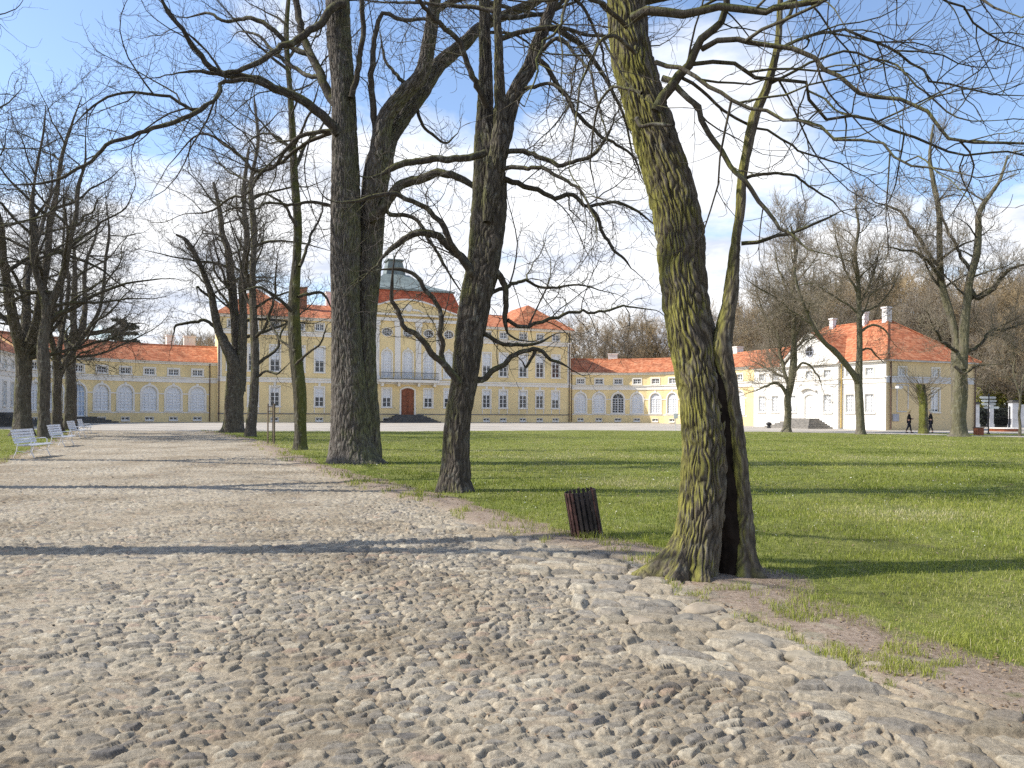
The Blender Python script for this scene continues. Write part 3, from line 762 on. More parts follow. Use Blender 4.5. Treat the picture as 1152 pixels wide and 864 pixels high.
# ---- third, the stout double tree
traced_tree(31, 'stoutest double-trunked grey tree of the row, standing in front of the palace left half', 23.0,
  [([(396, 530, 60), (396, 515, 53), (395, 490, 46), (394, 450, 42), (391, 400, 38), (389, 350, 35), (388, 290, 34), (388, 220, 33), (387, 160, 31), (386, 100, 29), (382, 50, 28), (380, 0, 27), (378, -60, 22), (372, -130, 16), (378, -210, 9)], -.15, .3),
   ([(408, 530, 46), (409, 500, 37), (409, 450, 33), (410, 400, 29), (412, 350, 27), (417, 290, 28), (421, 220, 30), (428, 180, 33), (438, 155, 23), (455, 130, 20), (474, 104, 19), (494, 73, 17), (522, 49, 15), (540, 31, 13), (574, 14, 11), (605, 0, 9), (640, -30, 6)], .15, 1.5),
   ([(418, 250, 12), (421, 220, 22), (425, 190, 26), (428, 160, 24), (434, 132, 20), (452, 108, 18), (474, 83, 17), (482, 50, 16), (487, 17, 14), (492, -20, 12), (500, -90, 8), (495, -160, 5)], .2, -.4)],
  [([(425, 180), (422, 160), (420, 139), (418, 110), (418, 87), (420, 60), (423, 35), (432, 17), (453, 24), (477, 21), (490, 30)], .1, -.9, 11, 4),
   ([(380, 120), (371, 104), (362, 85), (352, 69), (344, 56), (338, 40), (335, 20), (331, 0), (322, -40)], 0, 1.2, 14, 8),
   ([(380, 150), (371, 138), (345, 120), (321, 106), (300, 96), (280, 90), (260, 88), (245, 78), (235, 68), (222, 55), (212, 40), (190, 15), (178, -10)], -.2, -2.2, 14, 5),
   ([(388, 5), (376, 10), (360, 26), (338, 43), (318, 55), (300, 64), (285, 76), (268, 83), (250, 84), (225, 80), (200, 82)], -.3, -1.8, 12, 4),
   ([(300, 97), (280, 90), (262, 92), (248, 92), (242, 105), (232, 119), (215, 127), (195, 116), (175, 108), (150, 105), (125, 108), (104, 120), (85, 138)], -1.4, -3, 7, 2.5),
   ([(232, 118), (215, 128), (190, 136), (165, 145), (140, 157), (115, 170), (95, 187), (75, 200), (58, 205), (40, 207), (15, 208)], -2.4, -4, 7, 3),
   ([(378, 150), (370, 147), (345, 150), (332, 158), (320, 170), (310, 182), (300, 190), (290, 189), (280, 185), (265, 172), (250, 160), (235, 152), (220, 152), (195, 180)], .2, 1.0, 7, 2.5),
   ([(378, 148), (368, 150), (350, 157), (335, 165), (318, 178), (300, 192), (280, 215), (262, 222), (235, 238), (215, 240)], .1, 2.5, 6, 2.5),
   ([(418, 245), (432, 236), (440, 223), (449, 212), (460, 205), (474, 199), (494, 195), (510, 198), (526, 205), (540, 216)], .1, -.5, 16, 9),
   ([(395, 110), (400, 90), (407, 60), (408, 30), (405, 0), (410, -40)], -.2, -.8, 9, 6),
   ([(430, 215), (440, 240), (460, 243), (475, 255), (490, 280), (500, 300), (520, 330)], .4, 1.8, 7, 3),
   ([(373, 232), (350, 228), (330, 232), (305, 230), (285, 238), (262, 235), (240, 245)], 0, -1.5, 5, 2),
   ([(476, 100), (470, 120), (480, 145), (500, 160), (515, 150)], .8, 2, 6, 2.5),
   ([(474, 85), (462, 92), (450, 90), (440, 80), (432, 60), (428, 40)], 0, 1.5, 7, 3),
   ([(345, 60), (325, 50), (300, 30), (280, 20), (255, 25), (235, 15), (210, 20)], .8, 1.8, 8, 3),
   ([(362, 85), (345, 84), (325, 72), (305, 55), (290, 40), (270, 35)], .3, 2.5, 7, 3)],
  [M['bark_grey'], M['limb'], M['twig']], LV(1.05, .95, .0055, .3, .45, 3, .17, 1.35),
  [(0, 13.0, 8, 3, 6, (40, 75)), (1, 13, 4, 2.5, 4, (40, 75)), (2, 12.5, 6, 2.5, 4.5, (40, 75))],
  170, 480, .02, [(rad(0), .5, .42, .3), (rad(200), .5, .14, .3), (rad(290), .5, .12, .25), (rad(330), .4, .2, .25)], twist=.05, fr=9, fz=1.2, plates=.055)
# ---- fourth, slender
traced_tree(41, 'slender greenish straight tree between the stout double tree and the staked sapling', 30.2,
  [([(338, 512, 22), (338, 505, 17), (338, 480, 15), (337, 440, 15.5), (333, 400, 14.5), (331, 350, 14), (332, 320, 13), (334, 290, 11), (335, 250, 10), (331, 200, 9), (329, 150, 8), (326, 100, 7), (322, 40, 6), (325, -20, 4), (318, -80, 2.5)], 0, .8)],
  [([(328, 350), (322, 343), (315, 337), (305, 330), (293, 323), (280, 325), (268, 330)], 0, -1.2, 6, 2.5),
   ([(335, 334), (343, 331), (350, 330), (361, 329), (367, 335), (372, 345)], 0, .6, 5, 3),
   ([(337, 300), (344, 285), (352, 262), (360, 245), (364, 215)], 0, 1.0, 5, 2),
   ([(333, 410), (344, 400), (355, 392), (363, 380), (368, 365)], 0, -.8, 4, 2),
   ([(332, 395), (318, 385), (308, 372), (300, 355)], 0, 1, 4, 2),
   ([(334, 255), (322, 235), (310, 222), (295, 218), (275, 225)], 0, -1, 5, 2),
   ([(331, 180), (320, 160), (300, 150), (285, 155), (270, 170)], .2, 1, 4, 2),
   ([(330, 165), (342, 140), (352, 120), (360, 90)], .2, -1, 4, 2)],
  [M['bark_green'], M['limb'], M['twig']], LV(1.0, 1.0, .006, .2, .4, 3, .15, 1.6),
  [(0, 10, 10, 2, 4, (35, 65))], 60, 220, .012, [(rad(200), .6, .08, .2), (rad(330), .6, .08, .2)])
# ---- far end of the row
traced_tree(51, 'thin dark tree close in front of the yellow palace corner, fifth of the row', 45.0,
  [([(281, 494, 15), (282, 480, 12), (285, 450, 11), (287, 410, 10), (286, 370, 9), (284, 320, 8), (286, 260, 7), (282, 210, 5.5), (290, 160, 4), (286, 110, 2)], 0, 0)],
  [([(287, 412), (295, 405), (303, 398), (312, 392), (316, 375), (325, 362)], 0, 1, 5, 2.5),
   ([(286, 380), (296, 372), (306, 350), (309, 325), (312, 290)], 0, -1.5, 5, 2.5),
   ([(285, 330), (276, 312), (270, 290), (272, 262)], 0, 1.5, 4.5, 2),
   ([(287, 425), (300, 418), (312, 420), (322, 412)], 0, -1, 4, 2)],
  DK, LV(1.5, 1.0, .008, .2, .35, 3, .17, 1.6), [(0, 6.5, 16, 3, 6, (30, 65))], 36, 160, .02)
traced_tree(61, 'old forked tree ending the row beside the cobbles, in front of the curved left gallery', 52.0,
  [([(263, 490, 30), (263, 480, 24), (263, 450, 21), (264, 425, 20), (262, 405, 17), (247, 375, 10), (241, 350, 8.5), (238, 332, 7.5), (231, 312, 7), (223, 293, 6), (216, 280, 6.5), (208, 269, 5), (198, 264, 3)], 0, -.8),
   ([(266, 440, 16), (267, 400, 13), (265, 368, 11), (262, 335, 10), (259, 305, 9), (256, 280, 8), (250, 263, 7), (247, 235, 5), (240, 205, 3)], .4, 1.0),
   ([(269, 440, 14), (272, 400, 11), (274, 360, 10), (273, 320, 9), (278, 270, 7), (274, 220, 5), (280, 165, 3)], 0, -1)],
  [([(256, 392), (253, 380), (242, 368), (229, 362), (212, 364), (198, 366), (196, 374)], 0, -1, 6, 3),
   ([(238, 335), (228, 328), (222, 322), (222, 330)], 0, -.5, 4, 2),
   ([(262, 330), (250, 318), (240, 300), (236, 280)], .6, 2, 4, 2)],
  DK, LV(1.7, 1.0, .009, .2, .35, 3, .19, 1.5), [(1, 7, 12, 3, 6, (30, 65)), (2, 6, 14, 3, 6, (30, 65)), (0, 8.5, 8, 2.5, 4, (30, 70))], 40, 160, .03, [(rad(200), .6, .4, .3), (rad(340), .6, .3, .3)])

# ---- generated whole trees
def auto_tree(seed, base, H, r, fork, nst, spread, lvl, mats, label, low=2.4, name='bare_tree', group=None, nth=40, lean=(0, 0), stub=None, amp=.025, nlimb=10, lr=(.22, .34), flr=1.0, lrk=.022):
    g = np.random.default_rng(seed); b = np.array([base[0], base[1], 0.]); tb = Bag(); cb = Bag()
    P = [b+np.array([0, 0, -.15])]
    hgt = np.linspace(0, fork, 5)[1:]
    for h in hgt: P.append(b+np.array([lean[0]*h+g.normal(0, .05), lean[1]*h+g.normal(0, .05), h]))
    fl = [(g.random()*6.28, .55, r*.6*flr, .3) for _ in range(4)]
    stems = []
    for k in range(nst):
        a = g.random()*.8+2*PI*k/nst+seed; Q = list(P) if k == 0 else [P[-2]+np.array([math.cos(a), math.sin(a), 0])*r*.35]+[P[-1]+np.array([math.cos(a), math.sin(a), 0])*r*.5]
        d = unit(np.array([math.cos(a)*spread, math.sin(a)*spread, 1.])); p = Q[-1].copy(); n = 8
        for s in range(n):
            d = unit(d+g.normal(0, .13, 3)+np.array([0, 0, .1])); p = p+d*(H-fork)*(.82+.2*g.random() if s == 0 else 1)/n; Q.append(p.copy())
        f = .72 if nst > 1 else .85
        R0 = [r*1.25, r*1.05, r, r*.95, r*.9] if k == 0 else [r*f*.9, r*f]
        Rr = R0+list(np.linspace(r*f*.85, r*.08, n))
        stems.append(detail_trunk(tb, Q, Rr, nth, 150, amp, 9, 1.5, fl if k == 0 else None, seed+k))
    cur = []
    for (SP, SR) in stems:
        C, RR = limbs_up(g, SP, SR, low if nst == 1 else max(low, fork*.9), nlimb, H*lr[0], H*lr[1], (35, 75), 14, .13, .45, rk=lrk)
        cur += list(zip(C, RR))
    Pp = np.array([c[0] for c in cur]); Rr = np.array([c[1] for c in cur])
    V, Q = tube_np(Pp, Rr, 6); cb.add(V, Q, 0)
    crown_from(g, Pp, Rr, cb, lvl, 0)
    return tree_obj(label, b, tb, cb, [mats[0]], [mats[1], mats[2]], name, group)
# left row in view
def gpt(x, y, D): p = at(x, y, D); return (p[0], p[1])
LF = [M['bark_mid'], M['limb'], M['twig']]
auto_tree(71, gpt(26, 490, 43.5), 19, .42, 4.6, 3, .42, LV(1.5, 1.05, .0075, .25, .35, 3, .18, 1.5), LF, 'forked dark tree on the left lawn behind the nearest bench, leftmost of its row', nlimb=9)
auto_tree(72, gpt(50, 494, 39.7), 17, .27, 6.5, 2, .3, LV(1.5, 1.05, .0075, .25, .35, 3, .18, 1.5), LF, 'dark straight tree rising just behind the second white bench on the left', nlimb=11)
auto_tree(73, gpt(64, 487, 49.0), 17, .27, 3.6, 3, .5, LV(1.6, .9, .0085, .25, .35, 3, .18, 1.4), LF, 'dark tree splitting low into a V behind the third white bench', nlimb=8)
auto_tree(74, gpt(79, 484, 55.0), 17, .36, 6.0, 3, .45, LV(1.7, .9, .009, .25, .35, 3, .18, 1.4), LF, 'broad trunked tree farthest along the left row, beside the pale blue gallery door', nlimb=8)
# trees of the left row beside the frame (they shade the road)
for k, (x, y, H, s) in enumerate([(-9.9, 8.45, 19, 81), (-13.4, 15.5, 20, 82), (-17.6, 23.6, 20, 83)]):
    auto_tree(s, (x, y), H, .26, 6.6, 2, .35, LV(1.35, .8 if k == 3 else .75, .006, .3, .4, 3, .17, 1.15), LF,
              ['bare tree whose trunk shadow is the nearest dark band across the cobbles', 'bare tree whose trunk shadow is the second dark band across the cobbles',
               'bare tree just beyond the left picture edge, before the white benches', 'bare tree whose twigs shade the nearest cobbles'][k], nlimb=9, low=4.2, lr=(.14, .22), lrk=.015)
# trees on the far side of the lawn
FR = [M['bark_far'], M['bark_far'], M['twig_grey']]
traced_tree(91, 'pale crooked tree before the pavilion gable, with a low bough bent left over the gallery', 64.0,
  [([(885, 487, 14), (885.5, 480, 9.5), (886.5, 465, 8.5), (886, 450, 8.5), (889, 435, 8.5), (892, 415, 8), (893, 390, 7), (893, 350, 6), (892, 315, 5), (895, 285, 4), (890, 255, 2.5)], 0, 0)],
  [([(887, 448), (884, 440), (880, 434), (873, 430.5), (866, 433), (858, 436), (850, 440)], 0, -.5, 6, 2.5),
   ([(892, 420), (896, 415), (902.6, 408.5), (908, 409), (913.7, 414), (920, 422), (924, 432)], 0, -.8, 4, 2),
   ([(888, 436), (880, 410), (876, 385), (868, 365), (858, 350), (852, 330)], 0, 1.5, 5.5, 2.5),
   ([(893, 380), (903, 360), (912, 335), (916, 300)], 0, -1.5, 4, 2),
   ([(893, 340), (882, 320), (875, 300), (872, 280)], 0, 1, 3.5, 2),
   ([(890, 430), (875, 420), (862, 414), (850, 408)], 0, 1.5, 3.5, 1.5)],
  FR, LV(1.9, 1.3, .0105, .1, .35, 3, .15, 1.6), [(0, 6.5, 14, 3, 6, (25, 60))], 30, 140, .02)
traced_tree(92, 'straight pale tree in front of the white pavilion, forking low to the left', 57.5,
  [([(968, 490, 15), (968, 483, 11), (967.5, 465, 10), (966.5, 445, 9.5), (966, 425, 9), (967, 400, 7), (967, 370, 6.5), (966, 340, 6), (965, 310, 5), (962, 285, 4), (966, 255, 3), (962, 232, 1.5)], 0, 0),
   ([(966, 432, 8), (962, 424, 7.5), (955, 414, 7), (947, 404, 6.5), (938, 394, 6), (930, 388, 5.5), (922, 378, 5), (914, 366, 4.5), (905, 345, 4), (897, 322, 3), (893, 300, 2)], 0, -1.5)],
  [([(967, 375), (975, 368), (985, 366), (996, 372), (1002, 382)], 0, -.5, 4, 2),
   ([(967, 395), (976, 392), (986, 400), (994, 408)], 0, .7, 3.5, 1.5),
   ([(966, 345), (975, 325), (985, 300), (990, 275)], 0, 1, 3.5, 2),
   ([(965, 330), (955, 312), (946, 290), (940, 265)], 0, -1, 3.5, 2),
   ([(966, 352), (985, 345), (1000, 330), (1012, 305)], 0, 1.5, 3.5, 1.5)],
  FR, LV(1.6, 1.35, .0095, .05, .4, 3, .14, 1.7), [(0, 8, 14, 2.5, 4.5, (25, 55)), (1, 7, 8, 2, 3.5, (25, 60))], 30, 140, .015)
traced_tree(93, 'tall two-stemmed tree with patchy bark on the far lawn edge by the tan gable wall', 52.8,
  [([(1078, 496, 28), (1078, 488, 20), (1078, 470, 17), (1079, 445, 17), (1079, 425, 17), (1078, 405, 16), (1076, 382, 10), (1071, 360, 9), (1065, 341, 9), (1060, 322, 8), (1058, 307, 8), (1057, 275, 7), (1056, 238, 6), (1050, 205, 5), (1046, 175, 4), (1050, 140, 2)], 0, .8),
   ([(1083, 415, 12), (1084, 390, 11), (1085, 364, 10), (1088, 340, 9.5), (1090, 320, 9), (1095, 300, 8.5), (1099, 285, 8), (1101, 262, 7), (1101, 243, 7), (1106, 230, 6), (1111, 223, 5.5), (1119, 212, 5), (1126, 200, 4), (1134, 175, 2.5)], 0, -.8)],
  [([(1058, 300), (1048, 290), (1035, 270), (1022, 252), (1012, 238), (1000, 232), (985, 228)], .3, 1.5, 6, 2.5),
   ([(1060, 315), (1050, 300), (1040, 290), (1030, 284), (1015, 281), (1000, 278)], .2, -1.5, 6, 2.5),
   ([(1090, 325), (1100, 335), (1115, 328), (1128, 310), (1145, 300), (1165, 296)], 0, -1.5, 7, 3),
   ([(1092, 305), (1080, 285), (1070, 265), (1062, 250), (1060, 240)], -.3, 0, 5, 2.5),
   ([(1076, 395), (1062, 385), (1052, 372), (1046, 358)], 0, -1.5, 5, 2),
   ([(1084, 398), (1100, 390), (1118, 372), (1135, 370), (1160, 360)], 0, 1.5, 5, 2),
   ([(1074, 412), (1085, 420), (1100, 412), (1120, 410)], -.2, -1, 4, 2)],
  [M['bark_far'], M['limb'], M['twig_grey']], LV(1.45, 1.35, .0085, .1, .35, 3, .17, 1.7), [(0, 8.5, 9, 2.5, 4.5, (30, 60)), (1, 8, 9, 2.5, 4.5, (30, 65))], 40, 200, .025, [(rad(200), .6, .2, .2), (rad(330), .6, .2, .2)])
auto_tree(94, gpt(1147, 490, 56.0), 8.5, .085, 3.0, 2, .35, LV(.9, 1.2, .007, .1, .3, 3, .15, 1.8), FR, 'young thin tree at the right edge beyond the signpost', nlimb=9, amp=.005, flr=.3)
def pollard():
    g = np.random.default_rng(5); D0 = 61.5; tb = Bag(); cb = Bag()
    rows = [(1039, 489, 12), (1039, 480, 10), (1039, 465, 9.5), (1038.5, 450, 9), (1037, 443, 10), (1036, 436, 9.5), (1036, 432.5, 9.5)]
    P = [at(x, y, D0) for x, y, w in rows]; R = [w*.5*D0/F for x, y, w in rows]
    Pt, Rt = detail_trunk(tb, P, R, 36, 70, .03, 9, 2, None, 4)
    top = MB(); V = []
    k = 16; c = Pt[-1]
    # cut top disc
    Vd = np.array([c+np.array([math.cos(a), math.sin(a), 0])*Rt[-1]*.98 for a in np.linspace(0, 2*PI, k, endpoint=False)]+[c+np.array([0, 0, .03])])
    Qd = np.array([[i, (i+1) % k, k, k] for i in range(k)]); 
    tb.add(np.vstack([Vd]), Qd[:, [0, 1, 2, 2]], 0)
    C = []; RR = []
    for i in range(46):
        j = g.integers(35, 68); p = Pt[j].copy(); a = g.random()*2*PI
        d = unit(np.array([math.cos(a), math.sin(a), .35+g.random()*.7])); L = 1.6+g.random()*1.9; cc = [p]
        for s in range(8):
            d = unit(d+g.normal(0, .06, 3)+np.array([0, 0, .05])); p = p+d*L/8; cc.append(p)
        C.append(cc); RR.append(np.linspace(.028, .01, 9))
    C = np.array(C); RR = np.array(RR); V, Q = tube_np(C, RR, 4); cb.add(V, Q, 0)
    C2, R2 = children(g, C, RR, 1.4, .4, .3, .9, (20, 45), 4, .08, 0, .2, rmin=.008); V, Q = tube_np(C2, R2, 3); cb.add(V, Q, 1)
    b = at(1039, 486, D0); b[2] = 0
    tree_obj('pollarded mossy stump tree with a flat cut top and thin shoots, between the two walkers', b, tb, cb, [bark('pollard_bark', (.19, .17, .12), (.06, .05, .035), .75, (-1, -.3, .1), .6, .03, .46)], [M['twig_grey'], M['twig_grey']], 'pollard_tree')
pollard()

# background wood: a few kinds, copied
def copy_tree(root, loc, rz, sc, label, group):
    r = root.copy(); COL.objects.link(r); r.location = loc; r.rotation_euler = (0, 0, rz); r.scale = sc
    r['label'] = label; r['group'] = group
    for ch in root.children:
        c = ch.copy(); COL.objects.link(c); c.parent = r
    return r
BG = [auto_tree(101+i, (-150-i*12, 170), [15, 16, 14, 15][i], .2, [2.5, 5, 3.5, 6][i], [4, 3, 4, 1][i], [.55, .4, .6, .2][i],
       LV(1.8, [1.05, .9, 1.0, 1.1][i], .015, .0, .35, 3, .16, 1.8), [M['bark_far'], M['twig_brown'] if i % 2 == 0 else M['twig_grey'], [M['twig_brown'], M['twig_grey']][i % 2]], 'x', nlimb=[9, 10, 9, 22][i], nth=10, low=2.2, amp=.0) for i in range(4)]
def place_bg(px, D, H, kind, label, group, first=[0, 0, 0, 0]):
    g = random.Random(int(px*13+D)); p = at(px, 470, D)
    base = [15, 16, 14, 15][kind]; s = H/base*1.0
    s *= .9; sc = (s*g.uniform(.9, 1.15), s*g.uniform(.9, 1.15), s)
    if not first[kind]:
        first[kind] = 1; r = BG[kind]; r.location = (p[0], p[1], -.1); r.rotation_euler = (0, 0, g.random()*6.28); r.scale = sc; r['label'] = label; r['group'] = group
    else:
        copy_tree(BG[kind], (p[0], p[1], -.1), g.random()*6.28, sc, label, group)
GA = ('bare brownish tree of the park wood behind the right gallery roof', 'trees behind the right gallery')
GB = ('bare tree of the dense park wood rising behind the white pavilion roof', 'trees behind the right pavilion')
GC = ('bare tree of the park wood beyond the gate and the yellow-green bush', 'trees beyond the gate')
GD = ('low bare tree showing over the left gallery roof', 'trees behind the left gallery')
for i, (x, D, H) in enumerate([(652, 124, 17), (668, 126, 18), (686, 132, 18), (700, 127, 17), (716, 135, 19), (731, 129, 18), (748, 128, 18.5), (764, 133, 19), (790, 130, 18), (812, 128, 18), (828, 124, 19), (842, 121, 20), (858, 124, 21), (676, 142, 19), (724, 144, 20), (850, 135, 22), (830, 140, 21)]):
    place_bg(x, D, H, i % 4, *GA)
for i, (x, D, H) in enumerate([(872, 112, 19), (888, 118, 22), (903, 109, 19), (920, 116, 22), (938, 112, 20), (955, 120, 23), (972, 110, 21), (988, 116, 23), (1003, 106, 20), (1018, 113, 22), (1033, 104, 20), (1048, 110, 22), (1062, 103, 20), (1078, 110, 22), (895, 132, 25), (945, 134, 26), (995, 130, 26), (1040, 128, 26), (1090, 128, 25), (915, 126, 23), (965, 128, 25), (1020, 124, 24)]):
    place_bg(x, D, H, (i*3+1) % 4, *GB)
for i, (x, D, H) in enumerate([(1100, 106, 19), (1112, 112, 21), (1126, 104, 20), (1140, 110, 22), (1155, 104, 21), (1172, 108, 22), (1120, 124, 24), (1150, 126, 25), (1185, 112, 22), (1135, 98, 16), (1165, 96, 17), (1108, 98, 14)]):
    place_bg(x, D, H, (i+2) % 4, *GC)
for i, (x, D, H) in enumerate([(190, 118, 13.5), (204, 122, 14), (218, 118, 14), (232, 124, 15), (246, 120, 14), (176, 126, 12)]):
    place_bg(x, D, H, (i*3) % 4, *GD)

# conifer behind the left gallery
def foliage_mat(name, c1, c2):
    m, nt, b = nm(name); g = N(nt)
    g.L(g.ramp(g.attr('rnd'), [(0, c1), (1, c2)]), b.inputs['Base Color']); b.inputs['Roughness'].default_value = .7
    return m
def leaf_cloud(g, C, s, name, mat, parent, off):
    n = len(C); a = unit(g.normal(0, 1, (n, 3))); b = unit(np.cross(a, g.normal(0, 1, (n, 3))))
    sz = (s*(.6+.8*g.random(n)))[:, None]
    V = np.stack([C-a*sz-b*sz*.4, C+a*sz-b*sz*.4, C+a*sz*.6+b*sz*.6, C-a*sz*.6+b*sz*.6], 1).reshape(-1, 3)-np.array(off)
    i = np.arange(n)*4
    me = np_mesh(name, V, np.stack([i, i+1, i+2, i+3], 1), None, [mat], False, {'rnd': np.repeat(g.random(n), 4)})
    return link_mesh(name, me, parent)
def conifer():
    g = np.random.default_rng(77); b = at(137, 470, 116); b[2] = 0; H = 14.6
    root = empty('conifer_tree', tuple(b), label='dark flat-topped conifer showing above the left gallery roof', cat='tree')
    bag = Bag(); P, R = resample([b, b+np.array([.1, 0, H*.5]), b+np.array([0, 0, H])], [.25, .18, .04], 12); V, Q = tube_np(P[None], R[None], 8); bag.add(V, Q)
    C = []; L = []
    for k in range(70):
        z = H*(.55+.44*g.random()); a = g.random()*6.28; l = 1.2+2.6*(1-(z/H-.55)/.5)*(.6+.6*g.random()); p0 = b+np.array([0, 0, z])
        p1 = p0+np.array([math.cos(a)*l, math.sin(a)*l, .25]); pp, rr = resample([p0, (p0+p1)/2+np.array([0, 0, .15]), p1], [.05, .03, .01], 6)
        V, Q = tube_np(pp[None], rr[None], 4); bag.add(V, Q)
        t = g.random(110)[:, None]**.6; L.append(p0+(p1-p0)*t+g.normal(0, .2, (110, 3))*np.array([1.4, 1.4, .45]))
    bag.build('trunk', [M['bark_mid']], root, b)
    leaf_cloud(g, np.concatenate(L), .13, 'crown', foliage_mat('conifer_needles', (.012, .022, .012), (.03, .05, .02)), root, b)
conifer()
def gate_bush():
    g = np.random.default_rng(78); b = at(1128, 480, 101); b[2] = 0
    root = empty('flowering_bush', tuple(b), label='broad yellow-green budding bush mass behind the iron gate', cat='bush')
    C = []; bag = Bag()
    for k in range(60):
        x = -5.5+k*.27+g.normal(0, .3); y = g.normal(0, 1.2); h = 3.6+1.5*vnoise(np.array([[x*.35, 1.2, 3]]), 4)[0]*1.3
        p0 = b+np.array([x, y, 0]); p1 = p0+np.array([g.normal(0, .5), g.normal(0, .5), h])
        pp, rr = resample([p0, (p0+p1)/2, p1], [.05, .035, .01], 6); V, Q = tube_np(pp[None], rr[None], 4); bag.add(V, Q)
        n = 420; t = (.35+.65*g.random(n))[:, None]; C.append(p0+(p1-p0)*t+g.normal(0, .42, (n, 3)))
    bag.build('stem', [M['bark_far']], root, b)
    leaf_cloud(g, np.concatenate(C), .10, 'foliage', foliage_mat('yellow_green_leaves', (.16, .18, .02), (.42, .40, .06)), root, b)
gate_bush()

# ------------------------------------------------------------------ buildings
DEP = .2
def contour(kind, w, z0, z1, K=9):
    """columns x, lower z, upper z of an opening"""
    if kind == 'rect': return [-w/2, w/2], [z0, z0], [z1, z1]
    xs = [w/2*math.sin(PI/2*(2*i/(K-1)-1)) for i in range(K)]
    if kind == 'arch':
        r = w/2; zs = z1-r
        return xs, [z0]*K, [zs+math.sqrt(max(0, r*r-x*x)) for x in xs]
    if kind == 'segarch':
        return xs, [z0]*K, [z1-.28*(2*x/w)**2 for x in xs]
    if kind == 'oval':
        c = (z0+z1)/2; h = (z1-z0)/2
        return xs, [c-h*math.sqrt(max(0, 1-(2*x/w)**2)) for x in xs], [c+h*math.sqrt(max(0, 1-(2*x/w)**2)) for x in xs]
def wall_bay(mb, s0, s1, z0, z1, ops, d=0.0, m=0):
    """ops: list (cx, w, za, zb, kind) in the bay, bottom to top"""
    z = z0
    def q(a, b, c, e): 
        if b-a > 1e-4 and e-c > 1e-4: mb.poly([(a, d, c), (b, d, c), (b, d, e), (a, d, e)], m)
    for (cx, w, za, zb, kind) in sorted(ops, key=lambda o: o[2]):
        q(s0, s1, z, za)
        xs, lo, hi = contour(kind, w, za, zb)
        q(s0, cx-w/2, za, zb); q(cx+w/2, s1, za, zb)
        for i in range(len(xs)-1):
            a, b = cx+xs[i], cx+xs[i+1]
            if lo[i] > za+1e-4 or lo[i+1] > za+1e-4: mb.poly([(a, d, za), (b, d, za), (b, d, lo[i+1]), (a, d, lo[i])], m)
            if hi[i] < zb-1e-4 or hi[i+1] < zb-1e-4: mb.poly([(a, d, hi[i]), (b, d, hi[i+1]), (b, d, zb), (a, d, zb)], m)
            mb.poly([(a, d, hi[i]), (a, d-DEP, hi[i]), (b, d-DEP, hi[i+1]), (b, d, hi[i+1])], m)
            mb.poly([(a, d, lo[i]), (b, d, lo[i+1]), (b, d-DEP, lo[i+1]), (a, d-DEP, lo[i])], m)
        for e, x in ((0, cx-w/2), (-1, cx+w/2)):
            if hi[e]-lo[e] > 1e-3: mb.poly([(x, d, lo[e]), (x, d-DEP, lo[e]), (x, d-DEP, hi[e]), (x, d, hi[e])], m)
        z = zb
    q(s0, s1, z, z1)
def band_ring(mb, kind, w, h, t, d0, d1, m=0, bottom=True, foot=0):
    """surround of thickness t around an opening whose bottom is at z=0"""
    if kind == 'rect':
        mb.box(-w/2-t, -w/2, d0, d1, -foot, h+t, m); mb.box(w/2, w/2+t, d0, d1, -foot, h+t, m); mb.box(-w/2, w/2, d0, d1, h, h+t, m)
        if bottom: mb.box(-w/2-t*1.3, w/2+t*1.3, d0-.002, d1+.05, -.14, -.0, m)
        return
    xs, lo, hi = contour(kind, w, 0, h, 15)
    if kind == 'oval': pts = [(x, z) for x, z in zip(xs, hi)]+[(x, z) for x, z in zip(xs[::-1][1:-1], lo[::-1][1:-1])]; closed = True; c = (0, h/2)
    else: pts = [(-w/2, -foot)]+[(x, z) for x, z in zip(xs, hi)]+[(w/2, -foot)]; closed = False; c = (0, h-w/2 if kind == 'arch' else h-.8)
    out = []
    for (x, z) in pts:
        if closed or z > c[1]:
            dx, dz = x-c[0], z-c[1]; l = math.hypot(dx, dz) or 1; out.append((x+dx/l*t, z+dz/l*t))
        else: out.append((x+(t if x > 0 else -t), z))
    n = len(pts); rng = range(n if closed else n-1)
    for i in rng:
        j = (i+1) % n
        a, b, A, B = pts[i], pts[j], out[i], out[j]
        mb.poly([(a[0], d1, a[1]), (b[0], d1, b[1]), (B[0], d1, B[1]), (A[0], d1, A[1])], m)
        mb.poly([(A[0], d0, A[1]), (A[0], d1, A[1]), (B[0], d1, B[1]), (B[0], d0, B[1])], m)
        mb.poly([(a[0], d0, a[1]), (b[0], d0, b[1]), (b[0], d1, b[1]), (a[0], d1, a[1])], m)
    if bottom and not closed: mb.box(-w/2-t*1.2, w/2+t*1.2, d0, d1+.05, -.14, 0, m)
    if kind in ('arch',): mb.box(-.13, .13, d0, d1+.04, h-.02, h+t+.16, m)
